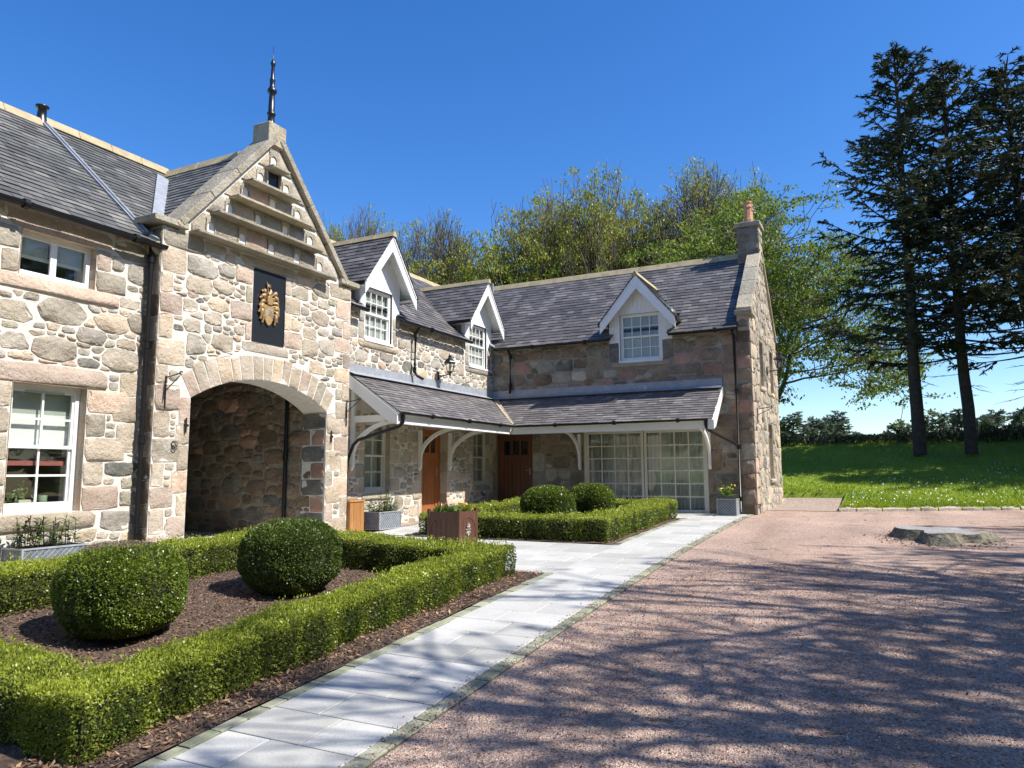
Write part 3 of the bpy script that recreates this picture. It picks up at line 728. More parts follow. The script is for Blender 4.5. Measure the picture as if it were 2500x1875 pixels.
# ---------------------------------------------- planting beds
def bed(x0, x1, y0, y1, seed):
    s_ = sheet('planting_bed', lin(x0, x1, 20), lin(y0, y1, 24), lambda x, y: hgt(x, y) + .020 + .012 * math.sin(x * 7 + y * 3) * math.sin(y * 5), M_MULCHB)
    return s_
bed(-8.62, -4.22, 2.3, 9.37, 1); bed(-8.45, -4.22, 12.2, 17.15, 2)
def chips(x0, x1, y0, y1, n, sz, mat, nm, off=.03, hole=None):
    xs = x0 + R.rand(n) * (x1 - x0); ys = y0 + R.rand(n) * (y1 - y0)
    P = np.column_stack([xs, ys, [hgt(a, b) + off for a, b in zip(xs, ys)]]); P[:, 2] += R.rand(n) * .015
    a = R.rand(n) * 6.283; U = np.column_stack([np.cos(a), np.sin(a), R.randn(n) * .35]); V = np.column_stack([-np.sin(a), np.cos(a), R.randn(n) * .35])
    s = sz * (.4 + R.rand(n, 1) * 1.1)
    link(nm, quads_mesh(nm, P, U * s, V * s * .38, mat, R.rand(n) ** 1.6), None, 'stuff')
chips(-8.0, -4.9, 3.4, 8.8, 26000, .016, L_MULCH, 'bark_chips'); chips(-4.95, -4.22, 2.4, 9.35, 12000, .014, L_MULCH, 'bark_chips')
chips(-4.9, -4.23, 2.4, 9.3, 1500, .022, L_LITTER, 'dry_leaves', .04)
chips(-8.0, -4.9, 3.4, 8.8, 260, .018, L_LITTER, 'dry_leaves', .035)
chips(-8.4, -4.25, 12.2, 17.1, 5000, .02, L_MULCH, 'bark_chips')
# loose gravel stones
n = 52000; yy = 2.2 + 9 * R.rand(n) ** 1.6; xs = -2.84 + R.rand(n) * 6.5; 
P = np.column_stack([xs, yy, [hgt(a, b) + .002 for a, b in zip(xs, yy)]]); U = unit(R.randn(n, 3)); V = unit(np.cross(U, R.randn(n, 3))); s = .0065 * (.5 + R.rand(n, 1))
link('gravel_stones', quads_mesh('gravel_stones', P, U * s, V * s * .8, L_GRAV, R.rand(n) ** 1.2, False), None, 'stuff')
n = 2600; xs = -2.86 - np.abs(R.randn(n)) * .09; yy = 2 + 16 * R.rand(n) ** 1.4
P = np.column_stack([xs, yy, [hgt(a, b) + .021 for a, b in zip(xs, yy)]]); U = unit(R.randn(n, 3) * [1, 1, .4]); V = unit(np.cross(U, R.randn(n, 3))); s = .006 * (.5 + R.rand(n, 1))
link('spilled_gravel', quads_mesh('spilled_gravel', P, U * s, V * s * .8, L_GRAV, R.rand(n) ** 1.2, False), None, 'stuff')
n = 420; xs = -2.8 + R.rand(n) ** .8 * 6.5; yy = 3 + R.rand(n) * 15
P = np.column_stack([xs, yy, [hgt(a, b) + .012 for a, b in zip(xs, yy)]]); U = unit(R.randn(n, 3) * [1, 1, .25]); V = unit(np.cross(U, R.randn(n, 3) * .3 + [0, 0, 1])); s = .016 * (.35 + R.rand(n, 1))
link('leaf_litter', quads_mesh('leaf_litter', P, U * s, V * s * .5, L_MULCH, R.rand(n) * .6), None, 'stuff')
n = 70; xs = -2.7 + R.rand(n) * 6; yy = 5 + R.rand(n) * 15
P = np.column_stack([xs, yy, [hgt(a, b) + .01 for a, b in zip(xs, yy)]]); a = R.randn(n) * .25
link('fallen_twigs', quads_mesh('fallen_twigs', P, np.column_stack([np.cos(a), np.sin(a), a * 0]) * (.04 + .12 * R.rand(n, 1) ** 3), np.column_stack([-np.sin(a), np.cos(a), a * 0 + .3]) * .006, L_MULCH, R.rand(n) * .3, False), None, 'stuff')

# ============================================================ BUILDINGS
SZ_A = [(.175, 40), (.15, 160), (.12, 500), (.09, 1300), (.055, 3600), (.028, 5000)]
SZ_B = [(.165, 300), (.14, 500), (.11, 800), (.08, 1500), (.042, 4000)]
def sill_lintel(fr, a0, a1, b0, b1, parent, sill=True, lintel=True, hl=.24, hs=.16, over=.16, mats=(S_PINK, S_ASH), c=0):
    if lintel: block(fr, a0 - over, a1 + over, b1, b1 + hl, mats[0], parent, name='lintel', h=.03 + c)
    if sill: block(fr, a0 - over * .8, a1 + over * .8, b0 - hs, b0, mats[1], parent, name='sill', h=.035 + c)
def jambs(fr, a0, a1, b0, b1, parent, n, seed, lw=(.14, .30), pal=PAL_Q):
    rg = random.Random(seed); obs = []; hh = (b1 - b0) / n
    for k in range(n):
        for s in (0, 1):
            w = lw[(k + s) % 2] * rg.uniform(.9, 1.15); z0, z1 = b0 + k * hh, b0 + (k + 1) * hh
            r = (a0 - w, a0, z0, z1) if s == 0 else (a1, a1 + w, z0, z1)
            block(fr, *r, rg.choice(pal), parent, h=.026); obs.append(r)
    return obs

# ---------------- left wing
LW = thing('cottage_wing', 'sunlit rubble stone wing with a small casement above a tall sash window', 'building', (-12.5, 4, 0))
holes = [(5.50, 6.56, 3.70, 4.33), (5.53, 6.55, .53, 2.26)]
w_ = wall_grid(FA, 1.0, 7.5, -.8, 4.70, holes, .5, MB())
w_.add([(-10.6, 1, -.8), (-15.8, 1, -.8), (-15.8, 1, 4.7), (-12.9, 1, 7.05), (-10.2, 1, 4.7), (-10.6, 1, 4.7)], [(0, 1, 2, 3, 4, 5)])
w_.box(-15.8, -15.4, 1, 7.9, -.8, 4.7)
LWw = w_.build('wall', M_LIME, LW)
ob = [(5.50, 6.56, 3.70, 4.75), (5.53, 6.55, .53, 2.26)]
sill_lintel(FA, 5.50, 6.56, 3.70, 4.33, LWw, lintel=False, hs=.20, over=.5, mats=(S_QP, S_QP)); ob.append((5.10, 6.96, 3.48, 3.72))
block(FA, 5.30, 6.80, 4.33, 4.58, S_QP, LWw, name='lintel'); ob.append((5.28, 6.82, 4.3, 4.62))
sill_lintel(FA, 5.53, 6.55, .53, 2.26, LWw, hl=.27, hs=.24, over=.30, mats=(S_QP, S_QB)); ob += [(5.2, 6.86, 2.26, 2.54), (5.25, 6.83, .28, .53)]
ob += jambs(FA, 5.53, 6.55, .53, 2.26, LWw, 5, 3, (.30, .62)); ob += jambs(FA, 5.50, 6.56, 3.70, 4.33, LWw, 2, 5, (.22, .5), PAL_A)
# dressed ends beside the gatehouse
for z0, z1, w in ((1.35, 1.8, .34), (1.8, 2.2, .42), (2.2, 2.56, .33)):
    r = (7.36 - w, 7.36, z0, z1)
    if w: block(FA, *r, rnd.choice(PAL_Q), LWw); ob.append(r)
rubble(FA, LWw, 4.3, 7.44, -.3, 4.62, ob, PAL_A, SZ_A, seed=21, gap=.010, asp=1.85, h=.019)
reveals(FA, (5.53, 6.55, .53, 2.26), LWw, [S_PINK, S_BUFF]); reveals(FA, (5.50, 6.56, 3.70, 4.33), LWw, [S_PINK, S_BUFF]); room(FA, 5.53, 6.55, .53, 2.26, LW); room(FA, 5.5, 6.56, 3.70, 4.33, LW)
wn = window(FA, 5.50, 6.56, 3.70, 4.33, LW, 2, 1, .13, .075, .085, sash=False)
panel(FA, 5.58, 5.99, 4.03, 4.30, .22, 'blind', M_BLIND2, wn); panel(FA, 6.05, 6.50, 4.03, 4.30, .22, 'blind', M_BLIND2, wn)
panel(FA, 5.58, 6.50, 3.985, 4.03, .215, 'blind_rail', M_BLIND, wn)
wn = window(FA, 5.53, 6.55, .53, 2.26, LW, 2, 4, .15, .075, .028)
panel(FA, 5.58, 6.50, 1.42, 1.86, .27, 'blind', M_WHITE, wn); panel(FA, 5.58, 6.50, 1.86, 2.2, .27, 'blind', M_BLIND2, wn)
panel(FA, 5.60, 6.48, 1.16, 1.22, .26, 'valance', M_REDCL, wn, .02); panel(FA, 5.60, 6.48, 1.20, 1.28, .28, 'valance', M_DARKIN, wn, .02)
fbox(MB(), FA, 5.78, 6.30, 2.145, 2.17, -.14, -.115).build('trickle_vent', M_BLIND2, wn)
pt = MB().lathe((-10.42, 6.22, .60), [(.05, 0), (.055, .14), (.05, .15), (.045, .15)], 12).build('jug', simple('green_glaze', (.20, .30, .18), .3), LW)
MB().box(-10.5, -10.28, 5.56, 6.52, .55, .60).build('window_board', M_WHITE, LW)
MB().box(-10.44, -10.34, 5.86, 6.02, .60, .70).build('flower_tray', M_VENT, LW)
n = 90; P = np.array([-10.40, 5.85, .78]) + R.randn(n, 3) * [.035, .12, .07]; U, V = rleaf(P, R.randn(n, 3), .07, .4)
link('house_plant', quads_mesh('house_plant', P, U, V, L_PLANT), LW)
# roof
ZE = 4.62; RID = (-12.9, 7.18)
fr = slope_frame((-9.92, 0, ZE), (0, 1, 0), (-2.98, 0, 2.56)); VL = math.hypot(2.98, 2.56)
rf = under(fr, LW, [(-9.92, 1, ZE), (-9.92, 7.45, ZE), (-12.9, 9.74, 7.18), (-12.9, 1, 7.18)])
hp = halfplane(fr, (-9.92, 7.40, ZE), (-12.9, 9.70, 7.18), (-11, 3, 5.5))
slates(fr, rf, 3.9, 9.74, 0, VL, [hp], SL_L, .235, .150, seed=31)
under(slope_frame((-15.88, 0, ZE), (0, 1, 0), (2.98, 0, 2.56)), LW, [(-15.88, 1, ZE), (-15.88, 21, ZE), (-12.9, 21, 7.18), (-12.9, 1, 7.18)], name='rear_roof', mat=SL_L)
ridge((-12.9, 1.5, 7.20), (-12.9, 7.20, 7.20), rf); ridge((-12.92, 7.24, 7.26), (-12.92, 9.8, 7.26), rf, .10, .08)
# diagonal lead roll and valley
def strip(parent, A, B, w, lift=.03, name='lead_strip', frr=None, mat=None, roll=True):
    A, B = Vector(A), Vector(B); d = (B - A).normalized(); s = frr.n.cross(d).normalized(); up = frr.n * lift
    vs = [A - s * w + up, A + s * w + up, B + s * w + up, B - s * w + up, A - s * w, A + s * w, B + s * w, B - s * w]
    mb = MB().add(vs, [(0, 1, 2, 3), (4, 7, 6, 5), (0, 4, 5, 1), (1, 5, 6, 2), (2, 6, 7, 3), (3, 7, 4, 0)])
    if roll: mb.tube([A + up * 1.3, B + up * 1.3], .022, 8)
    return mb.build(name, mat or M_LEAD, parent)
strip(rf, (-12.86, 7.26, 7.16), (-10.05, 7.30, 4.74), .055, .045, 'lead_roll', fr)
strip(rf, (-12.55, 9.40, 6.90), (-9.95, 7.40, 4.66), .12, .055, 'lead_valley', fr, roll=False)
gutter((-9.86, 1.0, 4.61), (-9.86, 7.52, 4.59), LW, .062)
pipe([(-9.98, 7.36, 4.56), (-9.99, 7.365, 4.3), (-9.99, 7.365, -.25)], LW, .040, [(-9.99, 7.365, 4.35), (-9.99, 7.365, 1.55), (-9.99, 7.365, 3.0), (-9.99, 7.365, .2)])
fl = tag(MB().lathe((-12.95, 7.24, 7.0), [(.125, 0), (.125, .16), (.10, .26), (.075, .34), (.07, .50), (.105, .505), (.11, .53), (.04, .56), (0, .56)], 16).build('flue_cowl', M_IRON),
         'black tapered metal flue cowl standing on the left roof ridge', 'flue')

# ---------------- gatehouse
GH = thing('gatehouse', 'projecting gabled archway block with dovecote ledges above a wide dark arch', 'building', (-11, 9.7, 0))
ac, hwid, zsp, rise = 9.73, 1.62, 2.25, .45
RA = (hwid ** 2 + rise ** 2) / (2 * rise)
arc = [(ac + RA * math.sin(a), zsp + rise - RA + RA * math.cos(a)) for a in np.linspace(-math.asin(hwid / RA), math.asin(hwid / RA), 25)]
outl = [(7.45, -.8), (ac - hwid, -.8)] + arc + [(ac + hwid, -.8), (12.02, -.8), (12.02, 4.92), (11.75, 4.92), (9.74, 7.22), (7.73, 4.92), (7.45, 4.92)]
GHw = MB().prism(FG, outl, -.62, 0).build('wall', M_LIME, GH)
# passage walls, near-black ceiling; end wall added to keep the passage dark
FP = frame((0, ac + hwid, 0), (1, 0, 0), (0, 0, 1), (0, -1, 0)); FP2 = frame((0, ac - hwid, 0), (-1, 0, 0), (0, 0, 1), (0, 1, 0))
PW = fbox(MB(), FP, -15, -10.47, -.8, 3.1, -.5, 0).build('passage_wall', M_DULL, GH); fbox(MB(), FP2, 10.47, 15, -.8, 3.1, -.5, 0).build('passage_wall', M_DULL, GH)
MB().box(-15.3, -10.47, 8.0, 11.5, 3.0, 3.1).box(-15.4, -15.0, 7.6, 11.9, -.8, 3.1).build('ceiling_and_dark_end', M_DARKIN, GH)
jw = [(-10.46, -9.87)]
z = -.4; k = 0; pobs = []
while z < 2.2:
    hh = .33; w = .60 if k % 2 else .36; block(FP, -9.88 - w, -9.88, z, min(z + hh, 2.25), rnd.choice([S_SHADE2, S_SHADE, S_DARK, S_RED]), PW, h=.014); pobs.append((-9.88 - w, -9.8, z, z + hh)); z += hh; k += 1
rubble(FP, PW, -14.8, -9.9, -.4, 2.95, pobs + [(-10.47, -9.8, 2.25, 3)], PAL_P, SZ_B, seed=61, gap=.010, h=.022, asp=1.7)
pipe([(-10.85, 11.28, 2.9), (-10.85, 11.28, -.3)], GH, .04, [(-10.85, 11.28, 1.35)])
# voussoirs
nv = 15; obs = [(ac - hwid, ac + hwid, -.8, zsp)]
ths = np.linspace(-math.asin(hwid / RA), math.asin(hwid / RA), nv + 1); ths = [q + (rnd.uniform(-.012, .012) if 0 < i < nv else 0) for i, q in enumerate(ths)]
cz = zsp + rise - RA
for i in range(nv):
    a, b = ths[i] + .0030, ths[i + 1] - .0030; r0, r1 = RA + .002, RA + rnd.uniform(.40, .50)
    pl = [(ac + r0 * math.sin(a), cz + r0 * math.cos(a)), (ac + r0 * math.sin((a + b) / 2), cz + r0 * math.cos((a + b) / 2)), (ac + r0 * math.sin(b), cz + r0 * math.cos(b)), (ac + (r0 + r1) / 2 * math.sin(b), cz + (r0 + r1) / 2 * math.cos(b)),
          (ac + r1 * math.sin(b), cz + r1 * math.cos(b)), (ac + r1 * math.sin(a), cz + r1 * math.cos(a)), (ac + (r0 + r1) / 2 * math.sin(a), cz + (r0 + r1) / 2 * math.cos(a))]
    stone(FG, pl, .008, rnd.choice([S_QP, S_QB, S_QB, S_ASH, S_QB, S_QB]), GHw, 'voussoir', .004, flat=True)
# stepped obstacles covering the voussoir ring
for q in np.linspace(ac - hwid - .1, ac + hwid + .1, 14):
    t_ = (q - ac); zt = cz + math.sqrt(max(0, (RA + .46) ** 2 - t_ * t_)); obs.append((q - .14, q + .14, -.8, zt + .01))
# corner quoins and jamb stones
def quoin(fr, a_edge, side, z0, z1, parent, seed, lw=(.26, .46), hr=(.30, .42), pal=None):
    rg = random.Random(seed); z = z0; k = 0; o = []
    while z < z1 - .08:
        hh = min(rg.uniform(*hr), z1 - z); 
        if z1 - z - hh < .14: hh = z1 - z
        w = lw[k % 2] * rg.uniform(.85, 1.15); r = (a_edge, a_edge + w, z, z + hh) if side > 0 else (a_edge - w, a_edge, z, z + hh)
        block(fr, *r, rg.choice(pal or PAL_Q), parent, h=.018, gap=.006); o.append(r); z += hh; k += 1
    return o
qo = quoin(FG, 7.45, 1, -.6, 4.62, GHw, 2); qo += quoin(FG, 12.02, -1, -.6, 4.62, GHw, 5)
qo += quoin(FG, ac - hwid, -1, -.6, zsp, GHw, 8, (.30, .22)); qo += quoin(FG, ac + hwid, 1, -.6, zsp, GHw, 9, (.22, .40))
FS = frame((XA, 7.45, 0), (1, 0, 0), (0, 0, 1), (0, -1, 0)); z = -.5
while z < 4.9: block(FS, .0, .235, z, min(4.9, z + .36), rnd.choice([S_SHADE2, S_SHADE2, S_SHADE, S_ASH]), GHw, h=.014, gap=.003); z += .36  # return-face stones coloured darker to stand for its shade
block(FG, 7.45, 8.25, 4.62, 4.93, S_ASH, GHw, name='springer_stone', h=.02); block(FG, 11.35, 12.02, 4.62, 4.93, S_ASH, GHw, name='springer_stone', h=.02)
block(FG, 9.02, 10.38, 4.71, 4.90, S_ASH, GHw, name='lintel', h=.024); block(FG, 9.10, 10.25, 3.17, 3.36, S_BUFF, GHw, name='sill', h=.02)
obs += qo + [(7.45, 8.25, 4.6, 5), (11.35, 12.02, 4.6, 5), (9.02, 10.38, 4.7, 5), (9.10, 10.25, 3.15, 3.37), (9.32, 10.10, 3.36, 4.72)]
obs += jambs(FG, 9.32, 10.10, 3.37, 4.70, GHw, 4, 31, (.17, .46))
rubble(FG, GHw, 7.5, 11.98, -.5, 4.90, obs, PAL_A + [S_GREY, S_GREEN], SZ_A, seed=41, gap=.010, asp=1.75, h=.018)
# dovecote ashlar rows, ledges, nest holes
led = [(7.92, 11.24, 4.97), (8.32, 10.87, 5.42), (8.70, 10.55, 5.83), (9.0, 10.2, 6.23), (9.46, 9.90, 6.66)]
nests = [[8.33, 9.01, 9.70, 10.36, 11.0], [8.70, 9.36, 10.03, 10.70], [9.03, 9.69, 10.34], [9.37, 10.02], [9.68]]
zt = [5.42, 5.83, 6.23, 6.66, 7.1]
half = lambda z: (7.20 - z) * (9.74 - 7.75) / (7.20 - 4.93)
for k, (a, b, z) in enumerate(led):
    fbox(MB(), FG, a, b, z - .050, z, -.02, .25).build('ledge', S_COPE, GHw, bevel=.008)
    lo, hi = 9.74 - half(z) + .03, 9.74 + half(z) - .03; z1 = zt[k] - .07 if k < 4 else 7.05
    if k == 0: lo, hi = 7.95, 11.55
    edges = [lo]
    for nx in nests[k]: edges += [nx - .095, nx + .095]
    edges.append(hi); 
    if k == 3: edges = [lo, 9.37 - .095, 9.37 + .095, 9.53, 9.83, 10.02 - .095, 10.02 + .095, hi]
    for j in range(0, len(edges) - 1, 2):
        a0, a1 = edges[j], edges[j + 1]
        if a1 - a0 < .06: continue
        tl, tr = 9.74 - half(z1), 9.74 + half(z1)
        pl = clip_poly(clip_poly([(a0 + .006, z + .004), (a1 - .006, z + .004), (a1 - .006, z1), (a0 + .006, z1)], -(7.2 - 4.93), (9.74 - 7.75), -(7.2 - 4.93) * 7.80 + (9.74 - 7.75) * 4.93), (7.2 - 4.93), (9.74 - 7.75), (7.2 - 4.93) * 11.68 + (9.74 - 7.75) * 4.93)
        if len(pl) >= 3 and area(pl) > .004:
            q = []
            for i in range(len(pl)):
                A, B = pl[i], pl[(i + 1) % len(pl)]; q += [A, ((A[0] + B[0]) / 2, (A[1] + B[1]) / 2)]
            stone(FG, q, .03, rnd.choice([S_ASH, S_PINK, S_COPE, S_ASH, S_GREY]), GHw, 'stone', .008, flat=True)
    for nx in nests[k]:
        w = .076; ar = [(nx - w, z + .002), (nx + w, z + .002)] + [(nx + w * math.cos(q), z + .19 + w * math.sin(q)) for q in np.linspace(0, math.pi, 9)]
        MB().prism(FG, ar, .002, .012).build('nest_hole', M_NEST, GHw)
        # stone surround, proud of the limewashed niche
        if k < 4 or True:
            o2 = .098
            top_ = z1 - .004
            ri = [(nx - w, z + .003)] + [(nx - w * math.cos(q), z + .19 + w * math.sin(q)) for q in np.linspace(0, math.pi, 9)] + [(nx + w, z + .003)]
            vs = []; 
            for (a_, b_) in ri: vs.append(FG(a_, b_, .036))
            ro = [(nx - o2, z + .003)] + [(nx - o2 + 2 * o2 * i / 8, top_) for i in range(9)] + [(nx + o2, z + .003)]
            for (a_, b_) in ro: vs.append(FG(a_, b_, .034))
            for (a_, b_) in ri: vs.append(FG(a_, b_, .0))
            kk = len(ri); fs = [(i, i + 1, kk + i + 1, kk + i) for i in range(kk - 1)] + [(2 * kk + i, 2 * kk + i + 1, i + 1, i) for i in range(kk - 1)]
            MB().add(vs, fs).build('nest_surround', S_ASH, GHw)
fbox(MB(), FG, 9.535, 9.825, 6.30, 6.60, .003, .01).build('dove_opening_dark', M_PLAQ, GHw)  # black panel painted in for the dark of an open dove hole
fbox(MB(), FG, 9.50, 9.535, 6.26, 6.64, .0, .06).build('dove_opening_frame', S_COPE, GHw); fbox(MB(), FG, 9.825, 9.86, 6.26, 6.64, .0, .06).build('dove_opening_frame', S_COPE, GHw)
# skews (copes) on both sides
for s in (-1, 1):
    e0 = (9.74 + s * 2.03, 4.93); e1 = (9.74 + s * .02, 7.25); L = math.hypot(e1[0] - e0[0], e1[1] - e0[1]); d = ((e1[0] - e0[0]) / L, (e1[1] - e0[1]) / L); nn = (-d[1] * s * -1, d[0] * s * -1)
    nn = (abs(d[1]) * s, abs(d[0])); cuts = [0, .08, .95, 1.75, L]
    for i in range(1, 5):
        a, b = cuts[i - 1] + .004, cuts[i] - .004
        if b - a < .05: continue
        pt = [(e0[0] + d[0] * a, e0[1] + d[1] * a), (e0[0] + d[0] * b, e0[1] + d[1] * b), (e0[0] + d[0] * b + nn[0] * .125, e0[1] + d[1] * b + nn[1] * .125), (e0[0] + d[0] * a + nn[0] * .125, e0[1] + d[1] * a + nn[1] * .125)]
        MB().prism(FG, pt, -.42, .10).build('cope_stone', S_COPE, GHw, bevel=.01)
    k0, k1 = (7.24, 7.86) if s < 0 else (11.62, 12.2)
    MB().prism(FG, [(k0, 4.945), (k1, 4.945), (k1, 5.05), (k0, 5.05)], -.42, .09).build('kneeler', S_COPE, GHw, bevel=.012)
MB().box(-10.2, -9.78, 9.49, 9.93, 7.12, 7.55).build('apex_block', S_COPE, GHw, bevel=.012)
# round ended dark corbel under the left kneeler
MB().tube([(-10.12, 7.44, 4.55), (-9.9, 7.44, 4.55)], .11, 12).build('corbel', S_COPE, GHw)
fp = [(.075, 0), (.08, .05), (.066, .09), (.062, .22), (.075, .24), (.085, .27), (.06, .30), (.054, .60), (.05, .66), (.085, .70), (.09, .74), (.06, .79), (.045, .84), (.05, .93), (.055, .95), (.036, .99), (.03, 1.22), (.042, 1.25), (.05, 1.29), (.028, 1.34), (.012, 1.38), (.006, 1.40), (.003, 1.66), (0, 1.66)]
MB().lathe((-9.98, 9.72, 7.55), fp, 14).build('finial', M_IRON, GHw)
# gatehouse roof
for s in (-1, 1):
    y0 = 7.40 if s < 0 else 12.08; up = (0, -s * 2.34, 2.53)
    fr = slope_frame((0, y0, ZE), (1, 0, 0), up); vl = math.hypot(2.34, 2.53)
    gr = under(fr, GH, [(-10.0, y0, ZE), (-9.9, 9.74, 7.15), (-12.9, 9.74, 7.15)] if s < 0 else [(-10.0, y0, ZE), (-12.9, 9.74, 7.15), (-9.9, 9.74, 7.15)])
    hp = halfplane(fr, (-9.98, y0, ZE), (-12.95, 9.74, 7.15), (-10.0, 9.7, 7.1)); slates(fr, gr, -13, -10.22, 0, vl, [hp], SL_L, .235, .150, seed=50 + s, nobj=200 if s < 0 else 60)
ridge((-10.25, 9.74, 7.17), (-13.0, 9.74, 7.17), gr, .11, .08)
# plaque with gilded carving (a plain mantled shield)
PQ = MB(); fbox(PQ, FG, 9.325, 10.095, 3.37, 4.70, -.01, .012); PQ = PQ.build('plaque_board', M_PLAQ, GH)
mb = MB(); fbox(mb, FG, 10.085, 10.10, 3.37, 4.70, .012, .02); fbox(mb, FG, 9.325, 10.10, 4.685, 4.70, .012, .03); mb.build('plaque_edge', M_PLAQ, PQ)
pc, pz = 9.68, 3.98
sh = [(-.115, .10), (.115, .10), (.118, -.06), (.095, -.17), (.05, -.25), (0, -.285), (-.05, -.25), (-.095, -.17), (-.118, -.06)]
MB().prism(FG, [(pc + a, pz + b) for a, b in sh], .014, .050).build('shield', M_GILT, PQ, bevel=.008)
for i in range(3):
    zz = pz + .02 - i * .035
    MB().prism(FG, [(pc - .10, zz - .075), (pc, zz), (pc + .10, zz - .075), (pc + .10, zz - .058), (pc, zz + .018), (pc - .10, zz - .058)], .050, .058).build('chevron', M_SILVER, PQ)
MB().prism(FG, [(pc - .05, pz + .10), (pc + .055, pz + .10), (pc + .07, pz + .18), (pc + .045, pz + .27), (pc - .01, pz + .30), (pc - .055, pz + .25), (pc - .065, pz + .17)], .014, .075).build('helmet', M_GILT, PQ, bevel=.012)
rg = random.Random(77); mbl = MB()
for s in (-1, 1):   # scrolling leaf mantling, each a curling flat ribbon
    for j, (sx, sz, ex, ez) in enumerate([(.04, .27, .20, .33), (.06, .22, .24, .20), (.07, .15, .25, .06), (.10, .10, .26, -.06), (.12, .02, .22, -.18), (.13, -.05, .17, -.24), (.09, .18, .16, .26), (.12, .12, .20, .10), (.11, .04, .20, -.03)]):
        pts = []; rad = []
        for i in range(9):
            q = i / 8; bulge = math.sin(q * math.pi) * .045; cur = math.sin(q * 5) * .02
            pts.append(FG(pc + s * (sx + (ex - sx) * q + cur), pz + sz + (ez - sz) * q + bulge, .03 + .025 * math.sin(q * 3))); rad.append(.012 + .026 * math.sin(min(1, q * 1.2) * math.pi * .85))
        mbl.tube(pts, rad, 6)
mbl.build('mantling', M_GILT, PQ)
mb = MB(); mb.tube([FG(pc - .02, pz + .29, .05), FG(pc + .02, pz + .36, .055), FG(pc - .005, pz + .42, .05)], [.035, .03, .012], 7)
mb.tube([FG(pc - .035, pz + .30, .05), FG(pc - .075, pz + .52, .045)], .008, 6)
mb.prism(FG, [(pc - .072, pz + .50), (pc + .03, pz + .475), (pc - .005, pz + .455), (pc + .04, pz + .435), (pc - .062, pz + .44)], .035, .045); mb.build('crest', M_GILT, PQ)
# iron gate pintles, ring
def pintle(y, z, lab):
    mb = MB(); mb.tube([FG(y, z - .12, .035), FG(y, z + .12, .035)], .014, 6); mb.box(XG, XG + .05, y - .02, y + .04, z - .02, z + .02); mb.tube([FG(y, z, .0), FG(y + .02, z, .05)], .02, 6)
    tag(mb.build('gate_pintle', M_IRON), lab, 'gate hinge', 'iron gate pintles by the arch')
pintle(8.02, 1.80, 'black iron gate pintle left of the archway'); pintle(11.47, 1.76, 'black iron gate pintle right of the archway')
ring = MB()
for r0, cz_ in ((.045, 1.50), (.04, 1.44)): ring.tube([FG(7.82 + r0 * math.sin(q), cz_ + r0 * math.cos(q), .04 + .01 * math.sin(q)) for q in np.linspace(0, 6.283, 15)], .007, 5, caps=False)
tag(ring.build('tether_ring', M_IRON), 'small iron tether ring hanging on the arch jamb', 'iron ring')
def bracket(fr, a, z, L, H, lab, parent=None):
    mb = MB(); mb.tube([fr(a, z, .03), fr(a, z - H, .03)], .011, 6); mb.tube([fr(a, z - .03, .03), fr(a, z + .02, L)], .010, 6)
    mb.tube([fr(a, z - H * .45, .03), fr(a, z - .02, L * .93)], .009, 6); mb.tube([fr(a, z + .02 + .03 * math.sin(q), L + .03 * math.cos(q)) for q in np.linspace(0, 5.5, 10)], .009, 5)
    tag(mb.build('hanging_basket_bracket', M_IRON), lab, 'basket bracket', 'wrought iron hanging basket brackets')
bracket(FG, 7.62, 2.55, .36, .52, 'empty black wrought iron bracket on the gatehouse corner left of the arch')
bracket(FG, 11.93, 2.52, .36, .52, 'empty black iron bracket on the gatehouse corner beside the canopy')
bracket(FE, 19.3, 2.62, .40, .40, 'thin empty iron bracket on the sunlit end gable wall')

